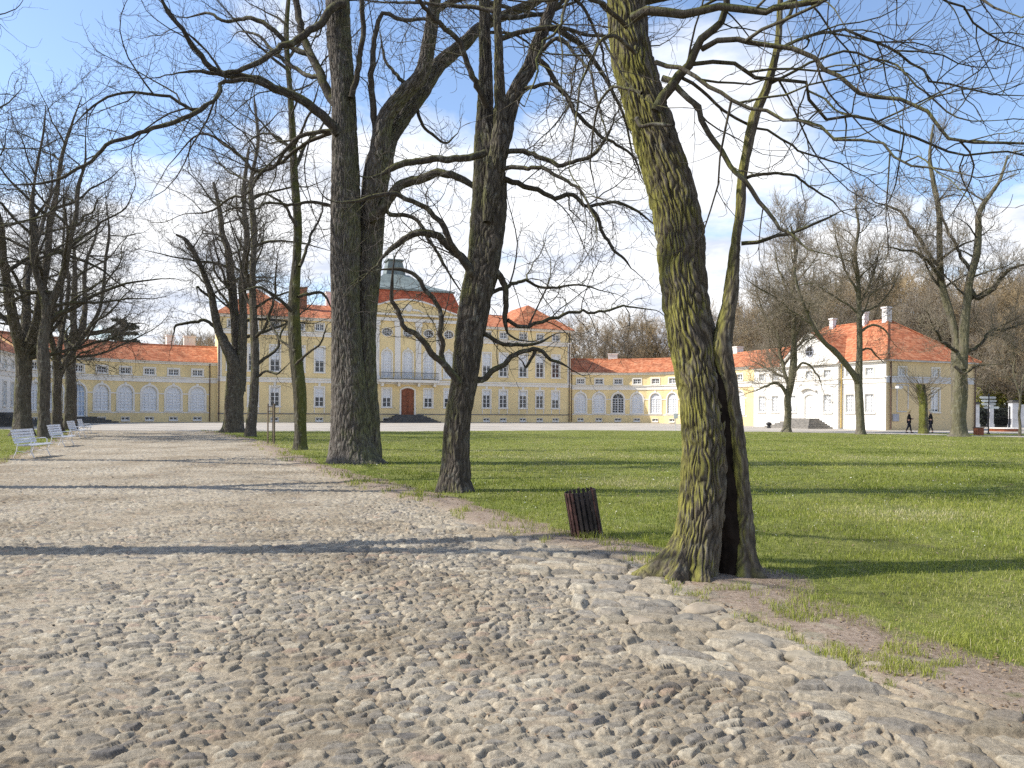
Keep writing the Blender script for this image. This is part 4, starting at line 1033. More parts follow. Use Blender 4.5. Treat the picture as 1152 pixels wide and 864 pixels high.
def make_window(kind, w, h, nx, nz, t=.16, blind=.5, foot=0, sur=M['white'], bar=.05, blindmat=None):
    """prototype meshes in local axes: x along, outward = -y"""
    f = MB().frame((0, 0, 0), 0)
    band_ring(f, kind, w, h, t, -.02, .06, 0, foot == 0 and kind != 'oval', foot)
    # sash frame
    if kind != 'oval':
        f.box(-w/2, -w/2+.07, -.15, -.09, 0, h-(w/2 if kind == 'arch' else 0), 1); f.box(w/2-.07, w/2, -.15, -.09, 0, h-(w/2 if kind == 'arch' else 0), 1)
        f.box(-w/2+.07, w/2-.07, -.15, -.09, 0, .08, 1)
        zt = h-(w/2 if kind == 'arch' else .08)
        f.box(-w/2+.07, w/2-.07, -.15, -.09, zt, zt+.08, 1)
        f.box(-.05, .05, -.152, -.08, .08, zt, 1)
        for i in range(1, nx):
            x = -w/2+w*i/nx
            if abs(x) > .02: f.box(x-bar/2, x+bar/2, -.148, -.1, .08, zt, 1)
        for j in range(1, nz):
            z = .08+(zt-.08)*j/nz; f.box(-w/2+.07, w/2-.07, -.146, -.102, z-bar/2, z+bar/2, 1)
        if kind == 'arch':
            r = w/2; K = 13
            for i in range(K-1):
                a, b = PI*i/(K-1), PI*(i+1)/(K-1)
                P = [(math.cos(a)*r, zt+math.sin(a)*r), (math.cos(b)*r, zt+math.sin(b)*r), (math.cos(b)*(r-.08), zt+math.sin(b)*(r-.08)), (math.cos(a)*(r-.08), zt+math.sin(a)*(r-.08))]
                f.poly([(p[0], -.1, p[1]) for p in P], 1)
            for a in (36, 72, 108, 144):
                a = rad(a); c, s_ = math.cos(a), math.sin(a)
                P = [(c*.1-s_*.02, zt+.05+s_*.1), (c*.1+s_*.02, zt+.05+s_*.1), (c*(r-.04)+s_*.02, zt+s_*(r-.04)), (c*(r-.04)-s_*.02, zt+s_*(r-.04))]
                f.poly([(p[0], -.101, p[1]) for p in P], 1)
    else:
        f.box(-.03, .03, -.14, -.1, .03, h-.03, 1); f.box(-w/2+.05, w/2-.05, -.141, -.1, h/2-.03, h/2+.03, 1)
        for x in (-w/4, w/4): f.box(x-.02, x+.02, -.142, -.1, h*.09, h*.91, 1)
        for z in (h*.27, h*.73): f.box(-w/2*.85, w/2*.85, -.139, -.1, z-.02, z+.02, 1)
    xs, lo, hi = contour(kind, w, 0, h, 13)
    pane = MB().frame(); pts = [(x, -.17, z) for x, z in zip(xs, lo)]+[(x, -.17, z) for x, z in zip(xs[::-1], hi[::-1])]
    if kind == 'oval': pts = pts[1:]; pts = pts[:-1]
    pane.poly(pts)
    out = {'f': f.mesh('window', [sur, M['paint']]), 'p': pane.mesh('pane', [M['glass']]), 'b': None}
    if blind:
        b = MB().frame(); zb = h*(1-blind)
        if kind == 'rect': b.poly([(-w/2, -.16, zb), (w/2, -.16, zb), (w/2, -.16, h), (-w/2, -.16, h)])
        else:
            sel = [(x, max(l, zb), u) for x, l, u in zip(xs, lo, hi) if u > zb+.01]
            b.poly([(x, -.16, l) for x, l, u in sel]+[(x, -.16, u) for x, l, u in sel[::-1]])
        out['b'] = b.mesh('blind', [blindmat or M['blind']])
    return out
def put_window(W, root, fr, s, d, z, label=None):
    """fr = (ox, oy, oz, angle)"""
    ox, oy, oz, a = fr; ca, sa = math.cos(a), math.sin(a)
    x, y = ox+s*ca+d*sa, oy+s*sa-d*ca
    o = link_mesh('window', W['f'], root); o.location = (x-root.location.x, y-root.location.y, oz+z-root.location.z); o.rotation_euler = (0, 0, a)
    link_mesh('pane', W['p'], o)
    if W['b']: link_mesh('blind', W['b'], o)
    return o
W_ = dict(
    ground=make_window('rect', 1.05, 2.35, 2, 4, .17, .5), ground_dark=make_window('rect', 1.05, 2.35, 2, 4, .17, .3), upper=make_window('rect', 1.1, 3.1, 2, 5, .16, .55), upper_dark=make_window('rect', 1.1, 3.1, 2, 5, .16, .35),
    attic=make_window('rect', 1.0, .85, 4, 2, .13, 0), base=make_window('rect', .85, .36, 2, 1, .05, 0),
    archup=make_window('arch', 1.25, 3.5, 4, 7, .14, 1), oval=make_window('oval', 1.25, .95, 1, 1, .1, 0),
    arcade=make_window('arch', 1.62, 2.8, 4, 6, .2, 1.0), arcade_dark=make_window('arch', 1.62, 2.8, 4, 6, .2, 0),
    gattic=make_window('rect', 1.1, .72, 4, 2, .16, 0), pav=make_window('rect', 1.05, 1.75, 4, 5, .14, .9), pav_attic=make_window('rect', .95, .75, 4, 2, .12, .9),
    bluearch=make_window('arch', 1.62, 3.45, 4, 5, .2, 1.0, .0, blindmat=M['bluedoor']), pavtall=make_window('rect', 1.0, 2.2, 2, 4, .14, .9))
AP = math.atan2(.372, .928)
PX0, PY0 = -34.8, 92.4
def palace():
    root = empty('palace', (-13.5, 101, 0), label='long yellow baroque palace with red tile roofs, projecting middle and brown arched door', cat='palace')
    fr = (PX0, PY0, 0, AP); L = 46.3; mid = 22.8; H = 12.83
    wall = MB().frame((PX0, PY0, 0), AP); trim = MB().frame((PX0, PY0, 0), AP); pl = MB().frame((PX0, PY0, 0), AP)
    offs = [11.0, 13.4, 16.3, 18.8, 21.2]
    bays = sorted([mid-o for o in offs]+[mid+o for o in offs])
    r0, r1 = mid-7.3, mid+7.3; RD = .7
    side = [b for b in bays]
    rnd = random.Random(3)
    def run(cxs, a, b, d):
        e = [a]+[(cxs[i]+cxs[i+1])/2 for i in range(len(cxs)-1)]+[b]
        for i, c in enumerate(cxs):
            wall_bay(wall, e[i], e[i+1], 0, H, [(c, .85, .2, .56, 'rect'), (c, 1.05, 1.95, 4.3, 'rect'), (c, 1.1, 6.2, 9.3, 'rect'), (c, 1.0, 11.35, 12.2, 'rect')], d)
            put_window(W_['base'], root, fr, c, d, .2)
            put_window(W_['ground' if rnd.random() < .6 else 'ground_dark'], root, fr, c, d, 1.95)
            put_window(W_['upper' if rnd.random() < .5 else 'upper_dark'], root, fr, c, d, 6.2)
            put_window(W_['attic'], root, fr, c, d, 11.35)
            for k in (-1, 1): trim.box(c+k*.60-.05, c+k*.60+.05, d, d+.04, 1.16, 1.80)
            trim.box(c-.14, c+.14, d, d+.05, 4.475, 4.84)
    run([b for b in bays if b < r0], 0, r0, 0); run([b for b in bays if b > r1], r1, L, 0)
    # middle projection: 5 bays
    cs = [mid+2.72*k for k in (-2, -1, 0, 1, 2)]
    e = [r0]+[(cs[i]+cs[i+1])/2 for i in range(4)]+[r1]
    HC = 13.8
    for i, c in enumerate(cs):
        ops = [(c, 1.05, 1.95, 4.3, 'rect')] if i != 2 else [(c, 1.7, 1.0, 4.4, 'segarch')]
        if i != 2: ops.append((c, .85, .2, .56, 'rect'))
        ops += [(c, 1.25, 5.75, 9.25, 'arch'), (c, 1.25, 11.0, 11.95, 'oval')]
        wall_bay(wall, e[i], e[i+1], 0, HC, ops, RD)
        if i != 2: put_window(W_['ground'], root, fr, c, RD, 1.95); put_window(W_['base'], root, fr, c, RD, .2)
        put_window(W_['archup'], root, fr, c, RD, 5.75); put_window(W_['oval'], root, fr, c, RD, 11.0)
    for x in (r0, r1): wall.poly([(x, 0, 0), (x, RD, 0), (x, RD, HC), (x, 0, HC)])
    # pilasters between the middle bays, with bases and capitals
    for x in e[1:5]:
        for o_ in (-.17,) if True else ():
            trim.box(x-.36, x+.36, RD, RD+.14, 5.9, 12.3); trim.box(x-.44, x+.44, RD, RD+.2, 5.5, 5.9); trim.box(x-.46, x+.46, RD, RD+.24, 12.3, 12.85)
    for x in (r0+.3, r1-.3): trim.box(x-.28, x+.28, RD, RD+.1, 5.9, 12.85)
    # other walls (sides and back)
    DB = -15.5
    for (a, b, c, e_) in ((0, 0, 0, DB), (L, 0, L, DB)): wall.poly([(a, b, 0), (c, e_, 0), (c, e_, H), (a, b, H)])
    wall.poly([(0, DB, 0), (L, DB, 0), (L, DB, H), (0, DB, H)])
    # bands and cornices
    for (a, b, d) in ((0, r0-.02, 0), (r0-.06, r1+.06, RD), (r1+.02, L, 0)):
        trim.box(a, b, d, d+.09, 4.85, 5.28); trim.box(a, b, d, d+.2, 5.28, 5.42)
    for (a, b) in ((0, r0), (r1, L)):
        trim.box(a, b-.0, 0, .14, 10.55, 10.95); trim.box(a, b, 0, .26, 10.95, 11.1); trim.box(a, b, 0, .2, 12.53, 12.73); trim.box(a-.1, b+.1 if b == L else b, 0, .36, 12.73, 12.87)
    trim.box(r0-.1, r1+.1, RD, RD+.25, 12.9, 13.3); trim.box(r0-.2, r1+.2, RD, RD+.45, 13.62, 13.84)
    # corner strips
    for x in (0.02, L-.5, 14.1): trim.box(x, x+.45, 0, .05, 5.43, 10.54)
    wall.build('wall', M['plaster'], root); 
    for (a, b, d) in ((0, r0-.05, 0), (r0-.04, mid-1.2, RD), (mid+1.2, r1+.04, RD), (r1+.05, L, 0)):
        pl.box(a, b, d+.002, d+.045, .98, 1.12)
    # pediment
    ped = MB().frame((PX0, PY0, 0), AP); K = 24; pts = []
    for i in range(K+1):
        t = -1+2*i/K; x = mid+t*(r1-mid+.2); z = 13.84+1.75*(math.cos(t*PI)*.5+.5)**.8
        pts.append((x, z))
    for (x, z), (x2, z2) in zip(pts, pts[1:]):
        ped.poly([(x, RD+.2, 13.84), (x2, RD+.2, 13.84), (x2, RD+.2, z2), (x, RD+.2, z)], 0)
        ped.poly([(x, RD+.45, z), (x2, RD+.45, z2), (x2, RD+.45, z2+.2), (x, RD+.45, z+.2)], 1)
        ped.poly([(x, RD+.45, z+.2), (x2, RD+.45, z2+.2), (x2, -.9, z2+.2), (x, -.9, z+.2)], 1)
        ped.poly([(x, RD+.2, z), (x2, RD+.2, z2), (x2, RD+.45, z2), (x, RD+.45, z)], 1)
    # carved cartouche in the pediment
    ped.tube([(mid, RD+.22, 14.6), (mid, RD+.38, 14.6)], [.5, .38], 14, 1); 
    for k in (-1, 1): ped.tube([(mid+k*.5, RD+.26, 14.4), (mid+k*1.3, RD+.26, 14.35), (mid+k*2.0, RD+.24, 14.05)], [.16, .12, .05], 6, 1)
    ped.build('pediment', [M['plaster'], M['white']], root)
    trim.build('trim', M['white'], root); pl.build('plinth_band', M['stone'], root)
    # roofs
    rf = MB().frame((PX0, PY0, 0), AP)
    ov = .45; ze = 12.85; zr = 15.5; dm = DB/2
    def hip(a, b, zr, inset, m=0):
        P = [(a, ov, ze), (b, ov, ze), (b, DB-ov, ze), (a, DB-ov, ze)]; r1_ = (a+inset, dm, zr); r2_ = (b-inset, dm, zr)
        rf.poly([P[0], P[1], r2_, r1_], m); rf.poly([P[2], P[3], r1_, r2_], m); rf.poly([P[1], P[2], r2_], m); rf.poly([P[3], P[0], r1_], m)
    rf_main = (-.4, L+.4); hip(-.4, L+.4, zr, 6.5)
    # end blocks: steeper hips whose ridges run back
    for (a, b) in ((L-9.6, L+.45), (-.45, 9.6)):
        m_ = (a+b)/2; P0 = (a, ov+.1, ze+.02); P1 = (b, ov+.1, ze+.02); Ra = (m_, -4.6, 16.75); Rb = (m_, DB+4.6, 16.75); P2 = (b, DB-ov-.1, ze+.02); P3 = (a, DB-ov-.1, ze+.02)
        rf.poly([P0, P1, Ra]); rf.poly([P1, P2, Rb, Ra]); rf.poly([P2, P3, Rb]); rf.poly([P3, P0, Ra, Rb])
    # mansard of the middle
    a, b = r0-.25, r1+.25; z0, z1 = 13.86, 17.1; i_ = 1.1; f0, f1 = RD+.4, DB+.5
    A = [(a, f0-.4, z0), (b, f0-.4, z0), (b, f1, z0), (a, f1, z0)]; B = [(a+i_, f0-.4-i_*1.3, z1), (b-i_, f0-.4-i_*1.3, z1), (b-i_, f1+i_, z1), (a+i_, f1+i_, z1)]
    for k in range(4): rf.poly([A[k], A[(k+1) % 4], B[(k+1) % 4], B[k]], 1)
    roof = rf.build('roof', [M['roof'], M['roof_red']], root)
    tp = MB().frame((PX0, PY0, 0), AP)
    tp.box(a+i_-.2, b-i_+.2, f1+i_-.2, f0-.4-i_*1.3+.2, z1, z1+.22)
    B2 = [(a+i_-.1, f0-.4-i_*1.3+.1, z1+.22), (b-i_+.1, f0-.4-i_*1.3+.1, z1+.22), (b-i_+.1, f1+i_-.1, z1+.22), (a+i_-.1, f1+i_-.1, z1+.22)]
    C2 = [(mid-1.7, -5.8, 20.0), (mid+1.7, -5.8, 20.0), (mid+1.7, -9.2, 20.0), (mid-1.7, -9.2, 20.0)]
    Mx = [tuple((p[k]*.42+q[k]*.58) if k < 2 else 18.35 for k in range(3)) for p, q in zip(B2, C2)]
    for k in range(4):
        tp.poly([B2[k], B2[(k+1) % 4], Mx[(k+1) % 4], Mx[k]]); tp.poly([Mx[k], Mx[(k+1) % 4], C2[(k+1) % 4], C2[k]])
    lt = MB().frame((PX0, PY0, 0), AP)
    Tn = [(mid-1.35, -6.1, 20.0), (mid+1.35, -6.1, 20.0), (mid+1.35, -8.9, 20.0), (mid-1.35, -8.9, 20.0)]; Un = [(mid-.95, -6.5, 22.0), (mid+.95, -6.5, 22.0), (mid+.95, -8.5, 22.0), (mid-.95, -8.5, 22.0)]
    for k in range(4): lt.poly([Tn[k], Tn[(k+1) % 4], Un[(k+1) % 4], Un[k]])
    lt.box(mid-1.15, mid+1.15, -8.7, -6.3, 22.0, 22.2); lt.tube([(mid, -7.5, 22.2), (mid, -7.5, 22.7), (mid, -7.5, 23.4)], [.16, .1, .03], 8)
    tp.build('cupola_roof', M['copper'], roof); lt.build('lantern', M['copper'], roof)
    for (x, d, z, w, mat) in ((9.6, -4.5, 17.3, 1.2, M['brick']), (35.5, -8, 17.4, 1.1, M['brick']), (13.9, -9, 17.6, .9, M['white'])):
        c = MB().frame((PX0, PY0, 0), AP); c.box(x, x+w, d-.9, d, 14.2, z-.2); c.box(x-.08, x+w+.08, d-.98, d+.08, z-.2, z); c.build('chimney', mat, roof)
    # door and steps
    dr = MB().frame((PX0, PY0, 0), AP); xs, lo, hi = contour('segarch', 1.7, 1.0, 4.4, 9)
    for i in range(8): dr.poly([(mid+xs[i], RD-.16, lo[i]), (mid+xs[i+1], RD-.16, lo[i+1]), (mid+xs[i+1], RD-.16, hi[i+1]), (mid+xs[i], RD-.16, hi[i])])
    for k in (-1, 1):
        for (za, zb) in ((1.2, 2.0), (2.15, 3.2), (3.35, 3.8)): dr.box(mid+k*.42-.28, mid+k*.42+.28, RD-.16, RD-.11, za, zb)
    dr.box(mid-.03, mid+.03, RD-.16, RD-.09, 1.0, 4.3)
    door = dr.build('door', M['door'], root)
    ds = MB().frame((PX0, PY0, 0), AP)
    ds.T = (PX0+mid*math.cos(AP), PY0+mid*math.sin(AP), 1.0, math.cos(AP), math.sin(AP))
    band_ring(ds, 'segarch', 1.7, 3.4, .22, RD-.0, RD+.07, 0, False, 0); ds.build('door_surround', M['white'], root)
    kn = MB().frame((PX0, PY0, 0), AP); kn.tube([(mid+.1, RD-.1, 2.1), (mid+.1, RD, 2.1)], .05, 8); kn.build('handle', M['iron'], door)
    stp = MB().frame((PX0, PY0, 0), AP)
    for k in range(6): stp.box(mid-1.7-.36*(5-k), mid+1.7+.36*(5-k), RD, RD+1.5+.36*(5-k), k*.167-.02 if k else -.1, (k+1)*.167)
    stp.build('steps', M['darkstone'], root)
    bal = MB().frame((PX0, PY0, 0), AP); bal.box(mid-3.9, mid+3.9, RD+.1, RD+1.1, 5.1, 5.43)
    for x in (-3.4, -1.3, 1.3, 3.4): bal.box(mid+x-.14, mid+x+.14, RD+.1, RD+.8, 4.6, 5.1)
    bc = bal.build('balcony', M['white'], root)
    rl = MB().frame((PX0, PY0, 0), AP)
    rl.box(mid-3.85, mid+3.85, RD+1.0, RD+1.05, 6.3, 6.36); rl.box(mid-3.85, mid+3.85, RD+1.0, RD+1.05, 5.5, 5.54)
    for i in range(53): x = mid-3.8+i*.146; rl.box(x-.012, x+.012, RD+1.01, RD+1.035, 5.43, 6.3)
    rl.build('railing', M['iron'], bc)
    for x in (.15, L-.25): 
        dp = MB().frame((PX0, PY0, 0), AP); dp.tube([(x, .16, .1), (x, .16, 12.9)], .07, 8); dp.build('drainpipe', M['pipe'], root)
palace()

def polyline_wing(name, label, path, bays, depth, root_loc, inward, door_at=None, dark=(), end_cap=True, face=M['plaster'], pipe_at=()):
    """path: function s -> (x, y, angle of the facade direction); bays: list of (s0, s1, kinds)"""
    root = empty(name, root_loc, label=label, cat='gallery')
    wall = MB(); trim = MB(); H = 7.05; rf = MB(); pl = MB()
    ss = sorted(set([b[0] for b in bays]+[b[1] for b in bays]))
    pts = {}
    for s in ss:
        pts[s] = path(s)
    def off(s, d, z):
        x, y, a = pts[s]; return (x+d*math.sin(a), y-d*math.cos(a), z)
    for i, (s0, s1, kind) in enumerate(bays):
        p, q = pts[s0], pts[s1]
        if s0 > s1: pass
        a = math.atan2(q[1]-p[1], q[0]-p[0]); w = math.hypot(q[0]-p[0], q[1]-p[1]); c = w/2
        for mb in (wall, trim, pl): mb.frame((p[0], p[1], 0), a)
        ops = []
        fr = (p[0], p[1], 0, a)
        if kind in ('arch', 'dark', 'door'):
            zlo = 1.35 if kind != 'door' else .7
            ops = [(c, 1.62, zlo, 4.15, 'arch'), (c, 1.1, 5.45, 6.17, 'rect')]
            if kind != 'door': ops.append((c, .95, .25, .61, 'rect'))
        wall_bay(wall, 0, w, 0, H, ops)
        if ops:
            put_window(W_['arcade_dark' if kind == 'dark' else 'arcade' if kind == 'arch' else 'bluearch'], root, fr, c, 0, 1.35 if kind != 'door' else .7)
            put_window(W_['gattic'], root, fr, c, 0, 5.45)
            if kind != 'door': put_window(W_['base'], root, fr, c, 0, .25)
            e = .0
            wall.box(e, c-.81-.2, .0, .05, 3.22, 3.36, 1); wall.box(c+.81+.2, w-e, .0, .05, 3.22, 3.36, 1)
        if ops:
            if kind != 'door': wall.box(.0, w, 0, .03, 1.06, 1.2, 1)
        trim.box(0, w, .0, .08, 4.62, 5.12); trim.box(0, w, 0, .18, 5.12, 5.24)
        trim.box(-.0, w, 0, .12, 6.72, 6.92); trim.box(-.02, w+.02, 0, .3, 6.92, 7.06)
    order = ss
    for s0, s1 in zip(order, order[1:]):
        o = .42; rd = -depth/2
        A, B = off(s0, o, 7.05), off(s1, o, 7.05); C, D = off(s1, rd, 9.15), off(s0, rd, 9.15); E, G = off(s1, -depth-.3, 7.05), off(s0, -depth-.3, 7.05)
        rf.poly([A, B, C, D]); rf.poly([D, C, E, G])
        wall.T = None; a0, b0 = off(s0, -depth, 0), off(s1, -depth, 0); wall.poly([a0, b0, off(s1, -depth, 7.05), off(s0, -depth, 7.05)])
        rt_ = [off(s0, rd-.12, 9.12), off(s1, rd-.12, 9.12), off(s1, rd, 9.28), off(s0, rd, 9.28), off(s1, rd+.12, 9.12), off(s0, rd+.12, 9.12)]
        rf.poly([rt_[0], rt_[1], rt_[2], rt_[3]]); rf.poly([rt_[3], rt_[2], rt_[4], rt_[5]])
    for s0 in (order[0], order[-1]): wall.poly([off(s0, 0, 0), off(s0, -depth, 0), off(s0, -depth, 7.05), off(s0, rd, 9.1), off(s0, 0, 7.05)])
    wall.build('wall', [face, M['white']], root); trim.build('trim', M['white'], root)
    roof = rf.build('roof', M['roof'], root)
    for s in pipe_at:
        x, y, a = path(s); dp = MB().frame((x, y, 0), a); dp.tube([(0, .14, .1), (0, .14, 6.9)], .06, 8); dp.build('drainpipe', M['pipe'], root)
    return root, roof
Uv = (math.cos(AP), math.sin(AP)); Nv = (math.sin(AP), -math.cos(AP))
R_W = 12.0
def path_right(s):
    s -= .3
    if s <= 0: u, n, th = s, 0, 0
    elif s < R_W*PI/2: th = s/R_W; u = R_W*math.sin(th); n = R_W*(1-math.cos(th))
    else: th = PI/2; u = R_W; n = R_W+(s-R_W*PI/2)
    ox, oy = PX0+46.3*Uv[0]+.3*Uv[0]-.25*Nv[0], PY0+46.3*Uv[1]+.3*Uv[1]-.25*Nv[1]
    return (ox+u*Uv[0]+n*Nv[0], oy+u*Uv[1]+n*Nv[1], AP-th)
bw = 2.7; bR = [(0.0, .3, 'none')]+[(.3+i*bw, .3+(i+1)*bw, 'dark' if i == 2 else 'arch') for i in range(11)]+[(.3+11*bw, 32.6, 'none')]
rg, rgroof = polyline_wing('curved_gallery', 'long curved yellow arcade wing joining the palace to the white pavilion, half in sun', path_right, bR, 7.0, (18, 105, 0), 1, pipe_at=(.25,))
for s, w in ((6.3, 1.35), (23.0, 1.4)):
    x, y, a = path_right(s); c = MB().frame((x, y, 0), a); c.box(-w/2, w/2, -4.4, -3.4, 8.2, 9.9); c.box(-w/2-.08, w/2+.08, -4.48, -3.32, 9.9, 10.05)
    c.build('chimney', M['white'], rgroof)
R_L = 20.0
def path_left(s):
    """s grows away from the palace; facade direction points back to the palace"""
    s2 = s-.3
    if s2 <= 0: u, n, th = s2, 0, 0
    elif s2 < R_L*rad(66): th = s2/R_L; u = R_L*math.sin(th); n = R_L*(1-math.cos(th))
    else: th = rad(66); e = s2-R_L*th; u = R_L*math.sin(th)+e*math.cos(th); n = R_L*(1-math.cos(th))+e*math.sin(th)
    ox, oy = PX0-.3*Uv[0]-.9*Nv[0], PY0-.3*Uv[1]-.9*Nv[1]
    return (ox-u*Uv[0]+n*Nv[0], oy-u*Uv[1]+n*Nv[1], AP+th)
kinds = ['none', 'arch', 'arch', 'arch', 'arch', 'arch', 'door', 'arch', 'arch']
cent = [0, .9]+[.9+2.62*k for k in range(1, 9)]
class _neg: pass
def path_left_m(s): return path_left(-s)
bL = [(-cent[i+1], -cent[i], kinds[i]) for i in range(9)]
lg, lgroof = polyline_wing('curved_gallery', 'curved yellow arcade wing left of the palace with six arches, one a pale blue door', path_left_m, bL, 7.0, (-42, 88, 0), 1, pipe_at=(-.85,))
for s, w in ((4.4, .8), (2.6, 1.3)):
    x, y, a = path_left(s); c = MB().frame((x, y, 0), a); c.box(-w/2, w/2, -5.4, -4.5, 8.2, 10.4); c.box(-w/2-.08, w/2+.08, -5.48, -4.42, 10.4, 10.55)
    c.build('chimney', M['white'], lgroof)
x, y, a = path_left(.9+2.62*5.5-.0)
st_ = MB().frame((x, y, 0), a)
for k in range(4): st_.box(-1.3-.55*(3-k), 1.3+.55*(3-k), .0, 1.3+.4*(3-k), -.1 if k == 0 else k*.17-.01, (k+1)*.17)
st_.build('steps', M['darkstone'], lg)

def pavilion_right():
    ox, oy = 34.7, 72.6; a = math.atan2(-.928, .372)      # facade direction running towards the viewer; outward = left
    L = 18.6; G = 11.6
    # along-facade coordinate s runs from far end (0) to the near corner (L)
    fx, fy = ox-L*math.cos(a), oy-L*math.sin(a); fr = (fx, fy, 0, a)
    root = empty('pavilion', (37, 80, 0), label='bright white pavilion with small gable and orange hipped roof, its near side wall tan', cat='pavilion')
    H = 6.6; w1 = MB().frame((fx, fy, 0), a); tr = MB().frame((fx, fy, 0), a); gd = L/2; RD = .45
    r0, r1 = gd-3.9, gd+3.9
    wins = [(1.4, 0), (3.6, 0), (gd-2.5, RD), (gd+2.5, RD), (L-4.3, 0), (L-1.9, 0)]
    def run(cs, A, B, d):
        e = [A]+[(cs[i]+cs[i+1])/2 for i in range(len(cs)-1)]+[B]
        for i, c in enumerate(cs):
            if c == gd: ops = [(c, 1.5, 1.0, 3.5, 'segarch'), (c, .95, 5.15, 5.9, 'rect')]
            else: ops = [(c, 1.05, 1.65, 3.4, 'rect'), (c, .95, 5.15, 5.9, 'rect')]
            wall_bay(w1, e[i], e[i+1], 0, H, ops, d)
            if c != gd: put_window(W_['pav'], root, fr, c, d, 1.65)
            put_window(W_['pav_attic'], root, fr, c, d, 5.15)
    run([1.4, 3.6], 0, r0, 0); run([gd-2.5, gd, gd+2.5], r0, r1, RD); run([L-4.3, L-1.9], r1, L, 0)
    for x in (r0, r1): w1.poly([(x, 0, 0), (x, RD, 0), (x, RD, H), (x, 0, H)])
    # gable
    w1.poly([(r0, RD, H), (r1, RD, H), (gd+.7, RD, 9.35), (gd, RD, 9.6), (gd-.7, RD, 9.35)])
    w1.build('front_wall', M['cream'], root)
    w2 = MB(); near = MB()
    ag = AP; near.frame((ox, oy, 0), ag)
    gw = [(2.0, 'blank'), (6.3, 'win'), (9.2, 'win')]; e = [0, 4.1, 7.75, G]
    for i, (c, k) in enumerate(gw):
        ops = [(c, .95, 5.15, 5.9, 'rect')]+([(c, 1.0, 1.75, 3.95, 'rect')] if k == 'win' else [])
        wall_bay(near, e[i], e[i+1], 0, H, ops)
        f2 = (ox, oy, 0, ag); put_window(W_['pav_attic'], root, f2, c, 0, 5.15)
        if k == 'win': put_window(W_['pavtall'], root, f2, c, 0, 1.75)
    near.poly([(G, 0, 0), (G, -L, 0), (G, -L, H), (G, 0, H)]); near.poly([(0, -L, 0), (G, -L, 0), (G, -L, H), (0, -L, H)])
    near.build('side_wall', M['plaster_tan'], root)
    t2 = MB().frame((ox, oy, 0), ag)
    t2.box(0, G, .0, .07, 4.45, 4.95); t2.box(0, G, 0, .16, 4.95, 5.05); t2.box(-.0, G+.1, 0, .3, 6.45, 6.62)
    # blank window panel frame
    for (x0, x1, z0, z1) in ((1.3, 1.4, 1.7, 4.3), (2.7, 2.8, 1.7, 4.3), (1.4, 2.7, 1.7, 1.8), (1.4, 2.7, 4.2, 4.3)): t2.box(x0, x1, 0, .04, z0, z1)
    t2.build('side_trim', M['pillar'], root)
    for (A, B, d) in ((0, r0, 0), (r0-.05, r1+.05, RD), (r1, L, 0)):
        tr.box(A, B, d, d+.07, 4.45, 4.9); tr.box(A, B, d, d+.15, 4.9, 5.0); tr.box(A, B, d, d+.3, 6.45, 6.6)
    sl = math.atan2(2.9, 3.9)
    for k in (-1, 1):
        P = [(gd+k*4.2, 6.62), (gd+k*.7, 9.42), (gd, 9.68)]
        for p, q in zip(P, P[1:]):
            z = lambda t: t
            tr.poly([(p[0], RD+.25, p[1]), (q[0], RD+.25, q[1]), (q[0], RD+.25, q[1]+.22), (p[0], RD+.25, p[1]+.22)]); tr.poly([(p[0], RD+.25, p[1]), (q[0], RD+.25, q[1]), (q[0], RD, q[1]), (p[0], RD, p[1])])
    tr.build('trim', M['white'], root)
    o = MB().frame((fx, fy, 0), a)
    tw = MB(); band = MB().frame(); band_ring(band, 'oval', .9, .9, .1, -.0, .08, 0, False)
    band.box(-.03, .03, .01, .05, .0, .9); band.box(-.45, .45, .012, .05, .42, .48)
    pa = MB().frame(); xs, lo, hi = contour('oval', .9, 0, .9, 13); pts = [(x, .006, z) for x, z in zip(xs, lo)]+[(x, .006, z) for x, z in zip(xs[::-1], hi[::-1])]; pa.poly(pts[1:-1])
    put_window({'f': band.mesh('window', [M['plaque']]), 'p': pa.mesh('pane', [M['glass']]), 'b': None}, root, fr, gd, RD, 7.45)
    # gable roof + main roof
    rf = MB().frame((fx, fy, 0), a); ov = .4; zr = 11.1; ins = 5.2
    P = [(-ov, ov, H), (L+ov, ov, H), (L+ov, -G-ov, H), (-ov, -G-ov, H)]; A = (ins, -G/2, zr); B = (L-ins, -G/2, zr)
    rf.poly([P[0], P[1], B, A]); rf.poly([P[1], P[2], B]); rf.poly([P[2], P[3], A, B]); rf.poly([P[3], P[0], A])
    for k in (-1, 1):
        rf.poly([(gd, RD+.3, 9.93), (gd+k*.7, RD+.3, 9.66), (gd+k*.7, -5.0, 9.66), (gd, -5.0, 9.93)]); rf.poly([(gd+k*.7, RD+.3, 9.66), (gd+k*4.3, RD+.3, 6.86), (gd+k*4.3, -.1, 6.86), (gd+k*.7, -5.0, 9.66)])
    # ridge and hip tiles
    for p, q in ((A, B), (P[1], B), (P[2], B), (P[0], A)):
        rf.tube([(p[0], p[1], p[2]+.02), (q[0], q[1], q[2]+.02)], .12, 6)
    roof = rf.build('roof', M['roof'], root)
    for (s, d, z0, z1, w) in ((6.2, -G/2+.2, 10.2, 12.0, .5), (L-7.9, -G/2+.3, 10.3, 12.2, .6), (L-5.2, -G/2+.1, 10.3, 12.4, .65)):
        c = MB().frame((fx, fy, 0), a); c.box(s-w/2, s+w/2, d-w/2, d+w/2, z0, z1-.15); c.box(s-w/2-.08, s+w/2+.08, d-w/2-.08, d+w/2+.08, z1-.15, z1); c.build('chimney', M['paint'], roof)
    d_ = MB().frame((fx, fy, 0), a); xs, lo, hi = contour('segarch', 1.5, 1.0, 3.5, 9)
